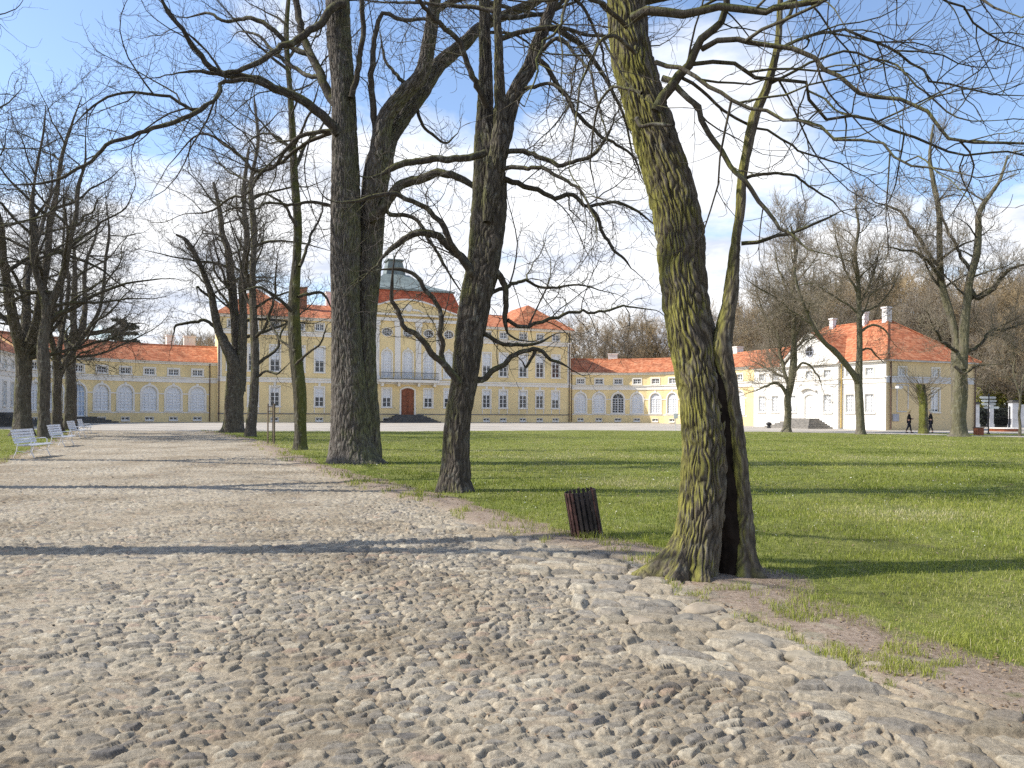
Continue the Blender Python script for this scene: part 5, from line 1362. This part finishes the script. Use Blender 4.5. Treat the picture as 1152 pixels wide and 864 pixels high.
    for i in range(8): d_.poly([(gd+xs[i], RD-.15, lo[i]), (gd+xs[i+1], RD-.15, lo[i+1]), (gd+xs[i+1], RD-.15, hi[i+1]), (gd+xs[i], RD-.15, hi[i])])
    for k in (-1, 1):
        for (za, zb) in ((1.2, 2.0), (2.2, 3.1)): d_.box(gd+k*.37-.25, gd+k*.37+.25, RD-.15, RD-.11, za, zb)
    door = d_.build('door', M['cream'], root); hd = MB().frame((fx, fy, 0), a); hd.tube([(gd+.08, RD-.12, 2.1), (gd+.08, RD-.02, 2.1)], .04, 8); hd.build('handle', M['iron'], door)
    hood = MB().frame((fx, fy, 0), a); 
    for i in range(8):
        t0_, t1_ = -1+i/4, -1+(i+1)/4; z0_, z1_ = 3.75+.35*(1-t0_**2), 3.75+.35*(1-t1_**2)
        hood.poly([(gd+t0_*1.1, RD+.3, z0_), (gd+t1_*1.1, RD+.3, z1_), (gd+t1_*1.1, RD+.3, z1_+.12), (gd+t0_*1.1, RD+.3, z0_+.12)]); hood.poly([(gd+t0_*1.1, RD+.3, z0_+.12), (gd+t1_*1.1, RD+.3, z1_+.12), (gd+t1_*1.1, RD, z1_+.12), (gd+t0_*1.1, RD, z0_+.12)])
        hood.poly([(gd+t0_*1.1, RD+.3, z0_), (gd+t1_*1.1, RD+.3, z1_), (gd+t1_*1.1, RD, z1_), (gd+t0_*1.1, RD, z0_)])
    hood.build('door_hood', M['white'], root)
    s_ = MB().frame((fx, fy, 0), a)
    for k in range(6): s_.box(gd-1.4-.36*(5-k), gd+1.4+.36*(5-k), RD, RD+1.3+.36*(5-k), -.1 if k == 0 else k*.167-.01, (k+1)*.167)
    s_.build('steps', M['stone'], root)
    p_ = MB().frame((fx, fy, 0), a); p_.tube([(r1+.15, .2, .1), (r1+.15, .2, 6.5)], .055, 8); p_.build('drainpipe', M['yellowpipe'], root)
    p_ = MB().frame((ox, oy, 0), ag); p_.tube([(.45, .15, .1), (.45, .15, 6.4)], .07, 8); p_.build('drainpipe', M['pipe'], root)
    p_ = MB().frame((ox, oy, 0), ag); p_.tube([(G-.1, .15, .1), (G-.1, .15, 6.4)], .07, 8); p_.build('drainpipe', M['pipe'], root)
    # wall-mounted things
    b = MB().frame((ox, oy, 0), ag); b.box(1.0-.2, 1.0+.55, .02, .1, .85, 1.5); b.box(.78, 1.57, .01, .06, .83, 1.52)
    bo = b.build('notice_board', M['plaque']); tagp(bo, 'small plain grey notice board low on the tan wall beside the drainpipe', 'notice board')
    lampr = empty('wall_lamp', tuple((ox+.9*Uv[0]+.1*Nv[0], oy+.9*Uv[1]+.1*Nv[1], 3.9)), label='white floodlight on a short arm high on the tan wall', cat='lamp')
    lm = MB().frame((ox, oy, 0), ag); lm.tube([(.75, .0, 3.9), (.85, .35, 3.95), (1.0, .5, 3.95)], .035, 8); lm.build('arm', M['paint'], lampr)
    lm = MB().frame((ox, oy, 0), ag); lm.box(.72, 1.3, .4, .75, 3.9, 4.12); lm.box(.78, 1.24, .45, .7, 3.84, 3.9); lm.build('lamp_head', M['paint'], lampr)
pavilion_right()

def pavilion_left():
    # mirror of the other pavilion; its front faces right and lies in shade
    ex, ey, ea = path_left(.9+2.62*8); a = AP+PI/2-.05
    L = 18.6; G = 11.6
    fx, fy = ex-L*math.cos(a), ey-L*math.sin(a); fr = (fx, fy, 0, a)
    root = empty('pavilion', (ex-5, ey-9, 0), label='shaded pale pavilion wall with dark steps at the left edge behind the row of trees', cat='pavilion')
    H = 6.6; w1 = MB().frame((fx, fy, 0), a); tr = MB().frame((fx, fy, 0), a)
    cs = [L-1.9, L-4.4, L-6.9, L-9.4, L-11.9, L-14.4]; cs = cs[::-1]
    e = [0]+[(cs[i]+cs[i+1])/2 for i in range(5)]+[L]
    for i, c in enumerate(cs):
        wall_bay(w1, e[i], e[i+1], 0, H, [(c, 1.0, 1.75, 3.95, 'rect'), (c, .95, 5.15, 5.9, 'rect')]); put_window(W_['pavtall'], root, fr, c, 0, 1.75); put_window(W_['pav_attic'], root, fr, c, 0, 5.15)
    w1.poly([(0, 0, 0), (0, -G, 0), (0, -G, H), (0, 0, H)]); w1.poly([(L, 0, 0), (L, -G, 0), (L, -G, H), (L, 0, H)]); w1.poly([(0, -G, 0), (L, -G, 0), (L, -G, H), (0, -G, H)])
    w1.build('wall', M['cream'], root)
    tr.box(0, L, 0, .07, 4.45, 4.9); tr.box(0, L, 0, .15, 4.9, 5.0); tr.box(0, L, 0, .3, 6.45, 6.6); tr.build('trim', M['white'], root)
    rf = MB().frame((fx, fy, 0), a); ov = .4; ins = 5.2
    P = [(-ov, ov, H), (L+ov, ov, H), (L+ov, -G-ov, H), (-ov, -G-ov, H)]; A = (ins, -G/2, 11.1); B = (L-ins, -G/2, 11.1)
    rf.poly([P[0], P[1], B, A]); rf.poly([P[1], P[2], B]); rf.poly([P[2], P[3], A, B]); rf.poly([P[3], P[0], A]); rf.build('roof', M['roof'], root)
    s_ = MB().frame((fx, fy, 0), a); c = L-10.0
    for k in range(7): s_.box(c-1.6-.36*(6-k), c+1.6+.36*(6-k), .0, 1.3+.36*(6-k), -.1 if k == 0 else k*.167-.01, (k+1)*.167)
    s_.build('steps', M['darkstone'], root)
pavilion_left()

# ------------------------------------------------------------------ gate, wall, sign post and other right-hand things
def gate():
    D = 92.0
    for i, (x0, x1, yt, lab) in enumerate(((1096, 1100.5, 452, 'pale square gate pillar next to the tan pavilion wall'), (1112, 1116.5, 452, 'pale square gate pillar seen behind the signpost'), (1136.5, 1144, 450, 'broadest pale gate pillar right of the dark iron gate'))):
        a, b = at(x0, 480, D), at(x1, 480, D); top = at(x0, yt, D)[2]; cx = (a[0]+b[0])/2; w = max(.45, b[0]-a[0])
        r = empty('gate_pillar', (cx, D, 0), label=lab, cat='pillar', group='pillars of the park gate')
        m = MB(); m.box(cx-w/2, cx+w/2, D-w/2, D+w/2, -.1, top-.3); m.box(cx-w/2-.06, cx+w/2+.06, D-w/2-.06, D+w/2+.06, -.1, .4); m.build('shaft', M['pillar'], r)
        m = MB(); m.box(cx-w/2-.1, cx+w/2+.1, D-w/2-.1, D+w/2+.1, top-.3, top-.12); m.box(cx-w/2+.04, cx+w/2-.04, D-w/2+.04, D+w/2-.04, top-.12, top); m.build('cap', M['darkstone'], r)
    for (x0, x1, lab) in ((1100.8, 1111.6, 'narrow iron gate leaf between two pillars behind the signpost'), (1117, 1136, 'wide dark iron gate closing the park entrance')):
        a, b = at(x0, 480, D)[0], at(x1, 480, D)[0]; r = empty('iron_gate', ((a+b)/2, D, 0), label=lab, cat='gate')
        m = MB(); m.box(a, b, D-.03, D+.03, .15, .22); m.box(a, b, D-.03, D+.03, 1.2, 1.26); m.box(a, b, D-.03, D+.03, 2.2, 2.27); m.box(a, a+.07, D-.035, D+.035, .05, 2.5); m.box(b-.07, b, D-.035, D+.035, .05, 2.5); m.build('frame', M['iron'], r)
        m = MB(); n = int((b-a)/.11)
        for i in range(1, n): x = a+(b-a)*i/n; m.tube([(x, D, .2), (x, D, 2.45+.25*math.sin(PI*i/n))], [.014, .012], 5)
        m.build('bars', M['iron'], r)
    a, b = at(1147, 480, D)[0], at(1147, 480, D)[0]+22
    m = MB(); m.box(a, b, D-.15, D+.15, -.1, 2.55); m.box(a-.05, b, D-.2, D+.2, 2.55, 2.7)
    tagp(m.build('park_wall', M['pillar']), 'plain pale boundary wall running off to the right from the gate', 'wall')
    # dark hedge seen through the gate
    g = np.random.default_rng(9); p = at(1126, 480, 95.5); p[2] = 0
    r = empty('hedge', tuple(p), label='low dark green hedge seen through the bars of the park gate', cat='hedge')
    C = p+np.stack([g.uniform(-3.4, 2.4, 9000), g.normal(0, .5, 9000), g.uniform(0, 2.3, 9000)], 1)
    leaf_cloud(g, C, .1, 'foliage', foliage_mat('dark_leaves', (.008, .014, .008), (.03, .04, .02)), r, p)
    bag = Bag()
    for k in range(12):
        q = p+np.array([-3+k*.45, 0, 0]); pp, rr = resample([q, q+np.array([.1, 0, 1]), q+np.array([0, .1, 2])], [.04, .03, .01], 5); V, Q = tube_np(pp[None], rr[None], 4); bag.add(V, Q)
    bag.build('stem', [M['bark_mid']], r, p)
gate()
def signpost():
    D = 61.0; b = at(1112, 488, D); b[2] = 0; x, y = b[0], b[1]
    r = empty('signpost', tuple(b), label='tall black signpost with pale direction boards on both sides', cat='signpost')
    m = MB(); m.tube([(x, y, 0), (x, y, 3.05)], .05, 10); m.tube([(x, y, 3.05), (x, y, 3.12), (x, y, 3.2)], [.075, .07, .01], 10); m.tube([(x, y, 0), (x, y, .12)], [.12, .1], 10); m.build('pole', M['iron'], r)
    k = 0
    for (z, s, l, tip) in ((2.86, -1, .62, 1), (2.86, 1, .5, 0), (2.60, -1, .5, 1), (2.60, 1, .55, 0), (2.34, -1, .48, 1), (2.36, 1, .5, 0), (2.08, 1, .75, 1), (2.08, -1, .3, 0)):
        m = MB(); x0 = x+s*.05; x1 = x+s*l; h = .09
        P = [(x0, z-h), (x1, z-h), (x1+s*.09, z), (x1, z+h), (x0, z+h)]; F_ = [(p[0], y-.02, p[1]) for p in P]; Bk = [(p[0], y+.02, p[1]) for p in P]
        m.poly(F_ if s > 0 else F_[::-1]); m.poly(Bk[::-1] if s > 0 else Bk)
        for i in range(5): j = (i+1) % 5; m.poly([F_[i], Bk[i], Bk[j], F_[j]])
        m.build('direction_board', M['paint'] if tip else M['pillar'], r)
signpost()
def bin_far():
    D = 57.5; b = at(1101, 489.5, D); b[2] = 0; x, y = b[0], b[1]
    r = empty('litter_bin', tuple(b), label='small square red-brown litter bin beside the signpost', cat='bin')
    m = MB()
    for k in range(5):
        for s in (-1, 1):
            m.box(x-.25+k*.1, x-.25+k*.1+.085, y+s*.24-.012, y+s*.24+.012, .05, .56)
            m.box(x+s*.24-.012, x+s*.24+.012, y-.225+k*.09, y-.225+k*.09+.075, .05, .56)
    m.build('slats', M['door'], r); m = MB(); m.box(x-.22, x+.22, y-.22, y+.22, .04, .5); m.build('liner', M['iron'], r)
    m = MB(); m.box(x-.28, x+.28, y-.28, y+.28, .56, .6); m.build('lid', M['iron'], r)
bin_far()
def low_platform():
    b = at(1130, 484.5, 71.5); b[2] = 0; x, y = b[0], b[1]
    r = empty('round_flower_bed', tuple(b), label='low round raised bed with red brick edge and pale top before the gate', cat='flower bed')
    m = MB(); m.tube([(x, y, -.05), (x, y, .26)], 1.25, 32); m.build('brick_edge', M['door'], r)
    m = MB(); m.tube([(x, y, .26), (x, y, .32)], 1.32, 32); m.build('coping', M['cream'], r)
low_platform()
def small_sign():
    D = 64; b = at(760, 485, D); b[2] = 0; x, y = b[0], b[1]
    r = empty('notice_sign', tuple(b), label='thin post with a tiny white notice on the lawn edge before the right gallery', cat='sign')
    m = MB(); m.tube([(x, y, 0), (x, y, 1.5)], .025, 8); m.build('post', M['pillar'], r)
    m = MB(); m.box(x-.16, x+.16, y-.045, y-.025, 1.05, 1.45); m.box(x-.18, x+.18, y-.03, y-.02, 1.03, 1.47); m.build('panel', M['paint'], r)
small_sign()
def ball():
    b = at(865, 482, 80); x, y = b[0], b[1]
    r = empty('bollard', (x, y, 0), label='tiny black round-topped bollard in front of the white pavilion steps', cat='bollard')
    m = MB(); m.tube([(x, y, 0), (x, y, .12), (x, y, .2), (x, y, .35), (x, y, .5), (x, y, .58), (x, y, .62)], [.2, .2, .12, .28, .28, .16, .02], 16); m.build('body', M['iron'], r, True)
ball()

# ------------------------------------------------------------------ slatted bin
def slat_bin():
    p = at(661, 606, 9.75); x, y = p[0], p[1]
    r = empty('litter_bin', (x, y, .02), label='leaning round litter bin of dark red-brown wooden slats beside the mossy tree', cat='bin')
    r.rotation_euler = (rad(2), rad(-10), 0)
    rnd = random.Random(4); n = 20; R = .178; H = .60
    def place(m, name, mat, parent=r, smooth=False): o = link_mesh(name, m.mesh(name, mat, (0, 0, 0), smooth), parent); return o
    for k in range(n):
        a = 2*PI*k/n; m = MB(); w = .021; c, s = math.cos(a), math.sin(a); hh = H+rnd.uniform(-.006, .006); z0 = .03+rnd.uniform(-.005, .005); w = .0185
        def P(u, v, z): return ((R+v)*c-u*s, (R+v)*s+u*c, z)
        wob = rnd.uniform(-.002, .002)
        V8 = [P(-w, 0, z0), P(w, 0, z0), P(w, .018, z0), P(-w, .018, z0), P(-w+wob, .002, hh), P(w+wob, .002, hh), P(w+wob, .019, hh), P(-w+wob, .019, hh)]
        m.v = list(V8); m.f = [[0, 3, 2, 1], [4, 5, 6, 7], [0, 1, 5, 4], [1, 2, 6, 5], [2, 3, 7, 6], [3, 0, 4, 7]]; m.m = [0]*6
        o = place(m, 'slat', [M['slat_red'] if k in (11, 12, 13, 2, 7, 18) else M['slat_dark']])
        md = o.modifiers.new('b', 'BEVEL'); md.width = .003; md.segments = 2
    for z in (.1, .5):
        m = MB(); K = 32
        pts = [(math.cos(2*PI*i/K)*(R-.004), math.sin(2*PI*i/K)*(R-.004), z) for i in range(K+1)]; m.tube(pts, .007, 6, 0, False); place(m, 'hoop', [M['iron']])
    m = MB(); m.tube([(0, 0, .04), (0, 0, .06)], R-.02, 20); m.tube([(0, 0, .06), (0, 0, .36)], R-.03, 20, 0, False); place(m, 'liner', [M['iron']])
slat_bin()

def fieldstones():
    rnd = random.Random(12); nrm = np.random.default_rng(12)
    for i, (px_, py_, w) in enumerate([(737, 657, 30), (765, 668, 36), (716, 668, 26), (703, 655, 22), (741, 683, 34), (792, 690, 44), (700, 686, 30), (770, 700, 30), (722, 705, 30), (826, 700, 46), (846, 722, 50), (684, 664, 22), (905, 742, 40), (950, 760, 46), (985, 752, 34)]):
        D = 1408/(py_-463.3); p = at(px_, py_, D); sx = w*.5*D/F*1.05; sy = sx*rnd.uniform(.55, .8); sz = sx*rnd.uniform(.3, .42)
        nu, nv = 28, 14; u = np.linspace(0, 2*PI, nu, endpoint=False); v = np.linspace(-PI/2, PI/2, nv); U_, V_ = np.meshgrid(u, v)
        X = np.stack([np.cos(V_)*np.cos(U_), np.cos(V_)*np.sin(U_), np.sin(V_)], -1).reshape(-1, 3)
        X = np.sign(X)*np.abs(X)**.82
        X = X*(1+.42*(vnoise(X*1.5+i*5, 3)-.5)+.16*(vnoise(X*4+i, 4)-.5)+.06*(vnoise(X*11+i, 6)-.5))[:, None]
        X = X*np.array([sx, sy, sz]); ii = np.arange(nv-1)[:, None]*nu; jj = np.arange(nu)[None, :]; j2 = (jj+1) % nu
        Q = np.stack([ii+jj, ii+j2, ii+nu+j2, ii+nu+jj], -1).reshape(-1, 4)
        me = np_mesh('fieldstone', X, Q, None, [M['fs%d' % (i % 3)]], True)
        o = link_mesh('fieldstone', me); hh = float(terrain(np.array([p[0]]), np.array([p[1]]))[0][0])
        o.location = (p[0], p[1], hh-sz*.5); o.rotation_euler = (rnd.uniform(-.1, .1), rnd.uniform(-.1, .1), rnd.uniform(-.7, .5))
        tagp(o, 'worn rounded fieldstone half sunk between the cobbles and the foot of the mossy tree' if i < 10 else 'worn fieldstone half sunk in the bare verge right of the mossy tree', 'stone', 'fieldstones by the mossy tree' if i < 10 else 'fieldstones in the bare verge')
for i_, c_ in enumerate(((.33, .285, .21), (.27, .24, .19), (.36, .30, .22))): M['fs%d' % i_] = simple('worn_fieldstone', c_, .85, 0, .16, 9, .2, .004)
fieldstones()

# ------------------------------------------------------------------ benches
def bench_proto():
    r = empty('park_bench', (0, 0, 0), label='x', cat='bench')
    def q(m, name, mat): return link_mesh(name, m.mesh(name, [mat]), r)
    # local: x = forward (seat front), y = along the bench
    L = 1.9
    prof = [(-.34, .92), (-.315, .82), (-.29, .72), (-.26, .62), (-.225, .53)]
    m = MB()
    for (x, z) in prof: 
        dx, dz = .03, .1
        m.v += []
        a = [(x-.0, z-.032), (x+.018, z-.032), (x-.008, z+.045), (x-.026, z+.045)]
        i = len(m.v); m.v += [(p[0], -L/2, p[1]) for p in a]+[(p[0], L/2, p[1]) for p in a]
        m.f += [[i, i+1, i+5, i+4], [i+1, i+2, i+6, i+5], [i+2, i+3, i+7, i+6], [i+3, i, i+4, i+7], [i+3, i+2, i+1, i], [i+4, i+5, i+6, i+7]]; m.m += [0]*6
    q(m, 'backrest', M['bench'])
    m = MB()
    for (x, z) in ((-.17, .445), (-.075, .44), (.02, .445), (.115, .455), (.21, .455), (.29, .435)): m.box(x-.038, x+.038, -L/2, L/2, z-.012, z+.012)
    q(m, 'seat', M['bench'])
    for yy in (-.72, .72):
        m = MB()
        m.tube([(-.36, yy, .95), (-.27, yy, .68), (-.2, yy, .47), (-.26, yy, .2), (-.34, yy, .01)], [.016, .018, .02, .018, .02], 7)
        m.tube([(-.2, yy, .43), (0, yy, .41), (.2, yy, .43), (.29, yy, .40)], .017, 7)
        m.tube([(.22, yy, .42), (.19, yy, .25), (.26, yy, .1), (.3, yy, .01)], .018, 7)
        m.tube([(-.24, yy, .24), (0, yy, .2), (.2, yy, .24)], .012, 6)
        m.tube([(-.24, yy, .62), (-.05, yy, .64), (.14, yy, .65), (.2, yy, .60), (.19, yy, .44)], .015, 7)
        q(m, 'leg_frame', M['bench'])
    return r
B0 = bench_proto()
labs = ['white slatted park bench nearest the viewer on the left lawn edge', 'second white slatted bench, in front of the straight dark tree', 'third white slatted bench of the left row, before the V-shaped tree', 'farthest white slatted bench, at the end of the left row']
for i, (x, y, D) in enumerate([(37, 511, 25.2), (70, 500, 32.5), (87, 490, 41.5), (96, 485.5, 49.0)]):
    r = B0 if i == 0 else B0.copy()
    if i:
        COL.objects.link(r)
        for ch in B0.children: c = ch.copy(); COL.objects.link(c); c.parent = r
    p = at(x, y, D); hh = float(terrain(np.array([p[0]]), np.array([p[1]]))[0][0])
    r.location = (p[0], p[1], hh-.01); r.rotation_euler = (0, 0, rad(12+i*3)); r.scale = (.93, .93, .93); r['label'] = labs[i]; r['group'] = 'white benches along the left of the road'

# ------------------------------------------------------------------ staked sapling
def sapling():
    p = at(306, 500, 35.4); x, y = p[0], p[1]
    r = empty('tree_guard', (x, y, 0), label='tree guard of three wooden stakes with top rails on the lawn beside the slender tree', cat='tree guard')
    P = [(x-.16, y-.1), (x+.12, y-.14), (x+.05, y+.18)]
    for (a, b) in P: m = MB(); m.tube([(a, b, -.05), (a, b, 1.85)], .035, 8); m.build('stake', M['wood'], r)
    m = MB()
    for z in (1.5, 1.72):
        for i in range(3): a, b = P[i], P[(i+1) % 3]; m.tube([(a[0], a[1], z), (b[0], b[1], z)], .022, 6)
    m.build('rail', M['wood'], r)
    g = np.random.default_rng(3); bag = Bag(); cb = Bag(); b0 = np.array([x, y, 0.])
    pp, rr = resample([b0, b0+np.array([.02, 0, 1.4]), b0+np.array([-.02, 0, 2.6])], [.02, .016, .006], 12); V, Q = tube_np(pp[None], rr[None], 6); bag.add(V, Q)
    C, R2 = children(g, pp[None], rr[None], 4, .22, .3, .7, (25, 50), 5, .1, 0, .3, t0=.55, rmin=.005); V, Q = tube_np(C, R2, 4); cb.add(V, Q)
    tree_obj('thin young sapling growing inside the wooden tree guard', b0, bag, cb, [M['twig']], [M['twig']], 'sapling_tree')
sapling()

# ------------------------------------------------------------------ walkers
def skin_mesh(name, verts, edges, radii, mat, parent, sub=2):
    me = bpy.data.meshes.new(name); me.from_pydata(verts, edges, []); me.materials.append(mat)
    o = link_mesh(name, me, parent); md = o.modifiers.new('s', 'SKIN'); 
    for i, v in enumerate(me.skin_vertices[0].data):
        rr = radii[i]; v.radius = rr if hasattr(rr, '__len__') else (rr, rr)
    me.skin_vertices[0].data[0].use_root = True
    md.use_smooth_shade = True
    s = o.modifiers.new('d', 'SUBSURF'); s.levels = sub; s.render_levels = sub
    return o
def walker(p, rz, label, hair, longcoat, stride, H=1.7):
    r = empty('person', (p[0], p[1], 0), rz, label=label, cat='person')
    k = H/1.7
    def s(v): return (v[0]*k, v[1]*k, v[2]*k)
    st = stride
    # facing +x; y is sideways.  0 pelvis
    V = [(0, 0, .92), (0, 0, 1.12), (0.01, 0, 1.32), (.01, 0, 1.42), (.02, 0, 1.50), (.03, 0, 1.58), (.03, 0, 1.66),
         (0, .09, .88), (st*.45, .10, .48), (st*.75, .10, .09), (st*.75+.13, .10, .04),
         (0, -.09, .88), (-st*.25, -.10, .48), (-st*.9, -.10, .12), (-st*.9+.12, -.10, .05),
         (0, .18, 1.38), (.02, .22, 1.12), (.20, .17, 1.05), (.27, .13, 1.06), (.31, .11, 1.08),
         (0, -.18, 1.38), (.03, -.22, 1.12), (.20, -.16, 1.10), (.27, -.12, 1.12), (.31, -.10, 1.14)]
    E = [(0, 1), (1, 2), (2, 3), (3, 4), (4, 5), (5, 6), (0, 7), (7, 8), (8, 9), (9, 10), (0, 11), (11, 12), (12, 13), (13, 14), (2, 15), (15, 16), (16, 17), (17, 18), (18, 19), (2, 20), (20, 21), (21, 22), (22, 23), (23, 24)]
    Rr = [(.14, .11), (.13, .10), (.16, .11), .06, .055, .085, .075, .085, .06, .042, .035, .085, .06, .042, .035, .055, .045, .036, .034, .02, .055, .045, .036, .034, .02]
    body = skin_mesh('body', [s(v) for v in V], E, Rr, M['skin'], r)
    # trousers and coat follow the body slightly larger
    skin_mesh('trousers', [s(v) for v in [(0, 0, .93), (0, .09, .86), (st*.45, .10, .48), (st*.74, .10, .13), (0, -.09, .86), (-st*.25, -.10, .48), (-st*.88, -.10, .16)]],
              [(0, 1), (1, 2), (2, 3), (0, 4), (4, 5), (5, 6)], [(.155, .12), .105, .075, .058, .105, .075, .058], M['denim'], r)
    cv = [(0, 0, .98), (0, 0, 1.15), (.01, 0, 1.34), (.015, 0, 1.44), (0, .19, 1.39), (.02, .235, 1.12), (.19, .175, 1.05), (0, -.19, 1.39), (.03, -.235, 1.12), (.19, -.165, 1.10), (0, 0, .80 if not longcoat else .62)]
    skin_mesh('coat', [s(v) for v in cv], [(0, 1), (1, 2), (2, 3), (2, 4), (4, 5), (5, 6), (2, 7), (7, 8), (8, 9), (0, 10)], [(.17, .14), (.165, .13), (.185, .13), .075, .075, .062, .052, .075, .062, .052, (.2, .17)], M['black'], r)
    for yy, xx, zz in ((.10, st*.75, .05), (-.10, -st*.9, .07)):
        skin_mesh('shoe', [s((xx-.05, yy, zz)), s((xx+.06, yy, zz-.005)), s((xx+.16, yy, zz-.01))], [(0, 1), (1, 2)], [.05, .05, .035], M['iron'], r, 1)
    skin_mesh('hair', [s(v) for v in [(0, 0, 1.67), (.02, 0, 1.72), (-.04, 0, 1.60), (-.04, 0, 1.48)]], [(0, 1), (0, 2), (2, 3)], [.125, .10, .115, .075], hair, r)
    fc = MB()
    for yy in (-.03, .03): fc.tube([(.112*k, yy*k, 1.60*k), (.122*k, yy*k, 1.60*k)], .009, 6)
    link_mesh('eyes', fc.mesh('eyes', [M['iron']]), r)
    fc = MB(); fc.tube([(.105*k, 0, 1.585*k), (.135*k, 0, 1.56*k), (.11*k, 0, 1.555*k)], [.01, .014, .008], 6); link_mesh('nose', fc.mesh('nose', [M['skin']]), r)
    return r
p = at(1022.5, 486, 63.0); walker(p, rad(-25), 'person with light hair in a dark jacket and trousers walking, left of the pollarded stump', M['blond'], False, .22, 1.8)
p = at(1047, 486.5, 63.5); walker(p, rad(160), 'person with white hair in a long black coat walking right beside the pollarded stump', M['greyhair'], True, .18, 1.85)

# ------------------------------------------------------------------ sky, sun, camera
EL, AZ = rad(43), math.atan2(.05, 1)   # light travels towards +x, slightly away
sd = Vector((-math.cos(EL)*math.cos(AZ), -math.cos(EL)*math.sin(AZ), math.sin(EL)))
sl = bpy.data.lights.new('sun', 'SUN'); sl.energy = 4.6; sl.angle = rad(.53); sl.color = (1, .955, .88)
so = bpy.data.objects.new('sun', sl); COL.objects.link(so); so.rotation_euler = sd.to_track_quat('Z', 'Y').to_euler()
w = bpy.data.worlds.new('World'); S.world = w; w.use_nodes = True
nt = w.node_tree; nt.nodes.clear(); g = N(nt)
sky = g.new('ShaderNodeTexSky', sky_type='NISHITA', sun_disc=False); sky.sun_elevation = EL; sky.sun_rotation = math.atan2(sd.x, sd.y); sky.air_density = 1.0; sky.dust_density = .6; sky.ozone_density = 1.6
tc = g.new('ShaderNodeTexCoord'); sx = g.new('ShaderNodeSeparateXYZ'); g.L(tc.outputs['Generated'], sx.inputs[0])
zc = g.math('MAXIMUM', sx.outputs[2], .0)
den = g.math('ADD', zc, .16)
cx = g.new('ShaderNodeCombineXYZ'); g.L(g.math('DIVIDE', sx.outputs[0], den), cx.inputs[0]); g.L(g.math('DIVIDE', sx.outputs[1], den), cx.inputs[1])
cn = g.new('ShaderNodeTexNoise'); cn.inputs['Scale'].default_value = 1.25; cn.inputs['Detail'].default_value = 9; cn.inputs['Roughness'].default_value = .56; cn.inputs['Distortion'].default_value = .25
mp = g.new('ShaderNodeMapping'); mp.inputs['Location'].default_value = (3.3, 1.2, 0); g.L(cx.outputs[0], mp.inputs[0]); g.L(mp.outputs[0], cn.inputs['Vector'])
# more cloud low in the sky and ahead-right, open blue high on the left
low = g.ramp(zc, [(.0, .34), (.16, .27), (.30, .15), (.45, .02)])
mid_ = g.math('MULTIPLY', g.math('SUBTRACT', .16, g.math('ABSOLUTE', g.math('SUBTRACT', sx.outputs[0], .10))), .55)
f = g.math('ADD', g.math('ADD', cn.outputs['Fac'], low), g.math('MAXIMUM', mid_, -.06))
mask = g.ramp(f, [(.55, 0), (.68, 1)])
shade = g.ramp(g.noise(mp.outputs[0], 2.6, 7, .6), [(.36, (6.0, 6.5, 7.6)), (.56, (9.6, 9.7, 9.9))])
bgc = g.mix(mask, g.mix(1.0, sky.outputs[0], (1.82, 1.82, 1.88), 'MULTIPLY'), shade)
bg = g.new('ShaderNodeBackground'); bg.inputs['Strength'].default_value = .1; g.L(bgc, bg.inputs[0])
wo = g.new('ShaderNodeOutputWorld'); g.L(bg.outputs[0], wo.inputs[0])

cd = bpy.data.cameras.new('camera'); cam = bpy.data.objects.new('camera', cd); COL.objects.link(cam)
cd.sensor_width = 36; cd.sensor_fit = 'HORIZONTAL'; cd.lens = 36*F/1152; cd.shift_y = 30/1152; cd.clip_end = 5000; cd.clip_start = .05
Mx = Matrix(((RV[0], UV[0], 0, CAM[0]), (RV[1], UV[1], -1, CAM[1]), (RV[2], UV[2], 0, CAM[2]), (0, 0, 0, 1)))
cam.matrix_world = Mx; S.camera = cam
S.view_settings.view_transform = 'Standard'; S.view_settings.look = 'None'; S.view_settings.exposure = .38; S.view_settings.gamma = 1; S.view_settings.use_curve_mapping = False
S.render.engine = 'CYCLES'; S.cycles.max_bounces = 5; S.cycles.diffuse_bounces = 3; S.cycles.glossy_bounces = 2; S.cycles.transmission_bounces = 2; S.cycles.transparent_max_bounces = 4
S.cycles.use_denoising = False; S.cycles.use_adaptive_sampling = True; S.cycles.adaptive_threshold = .02
S.render.film_transparent = False
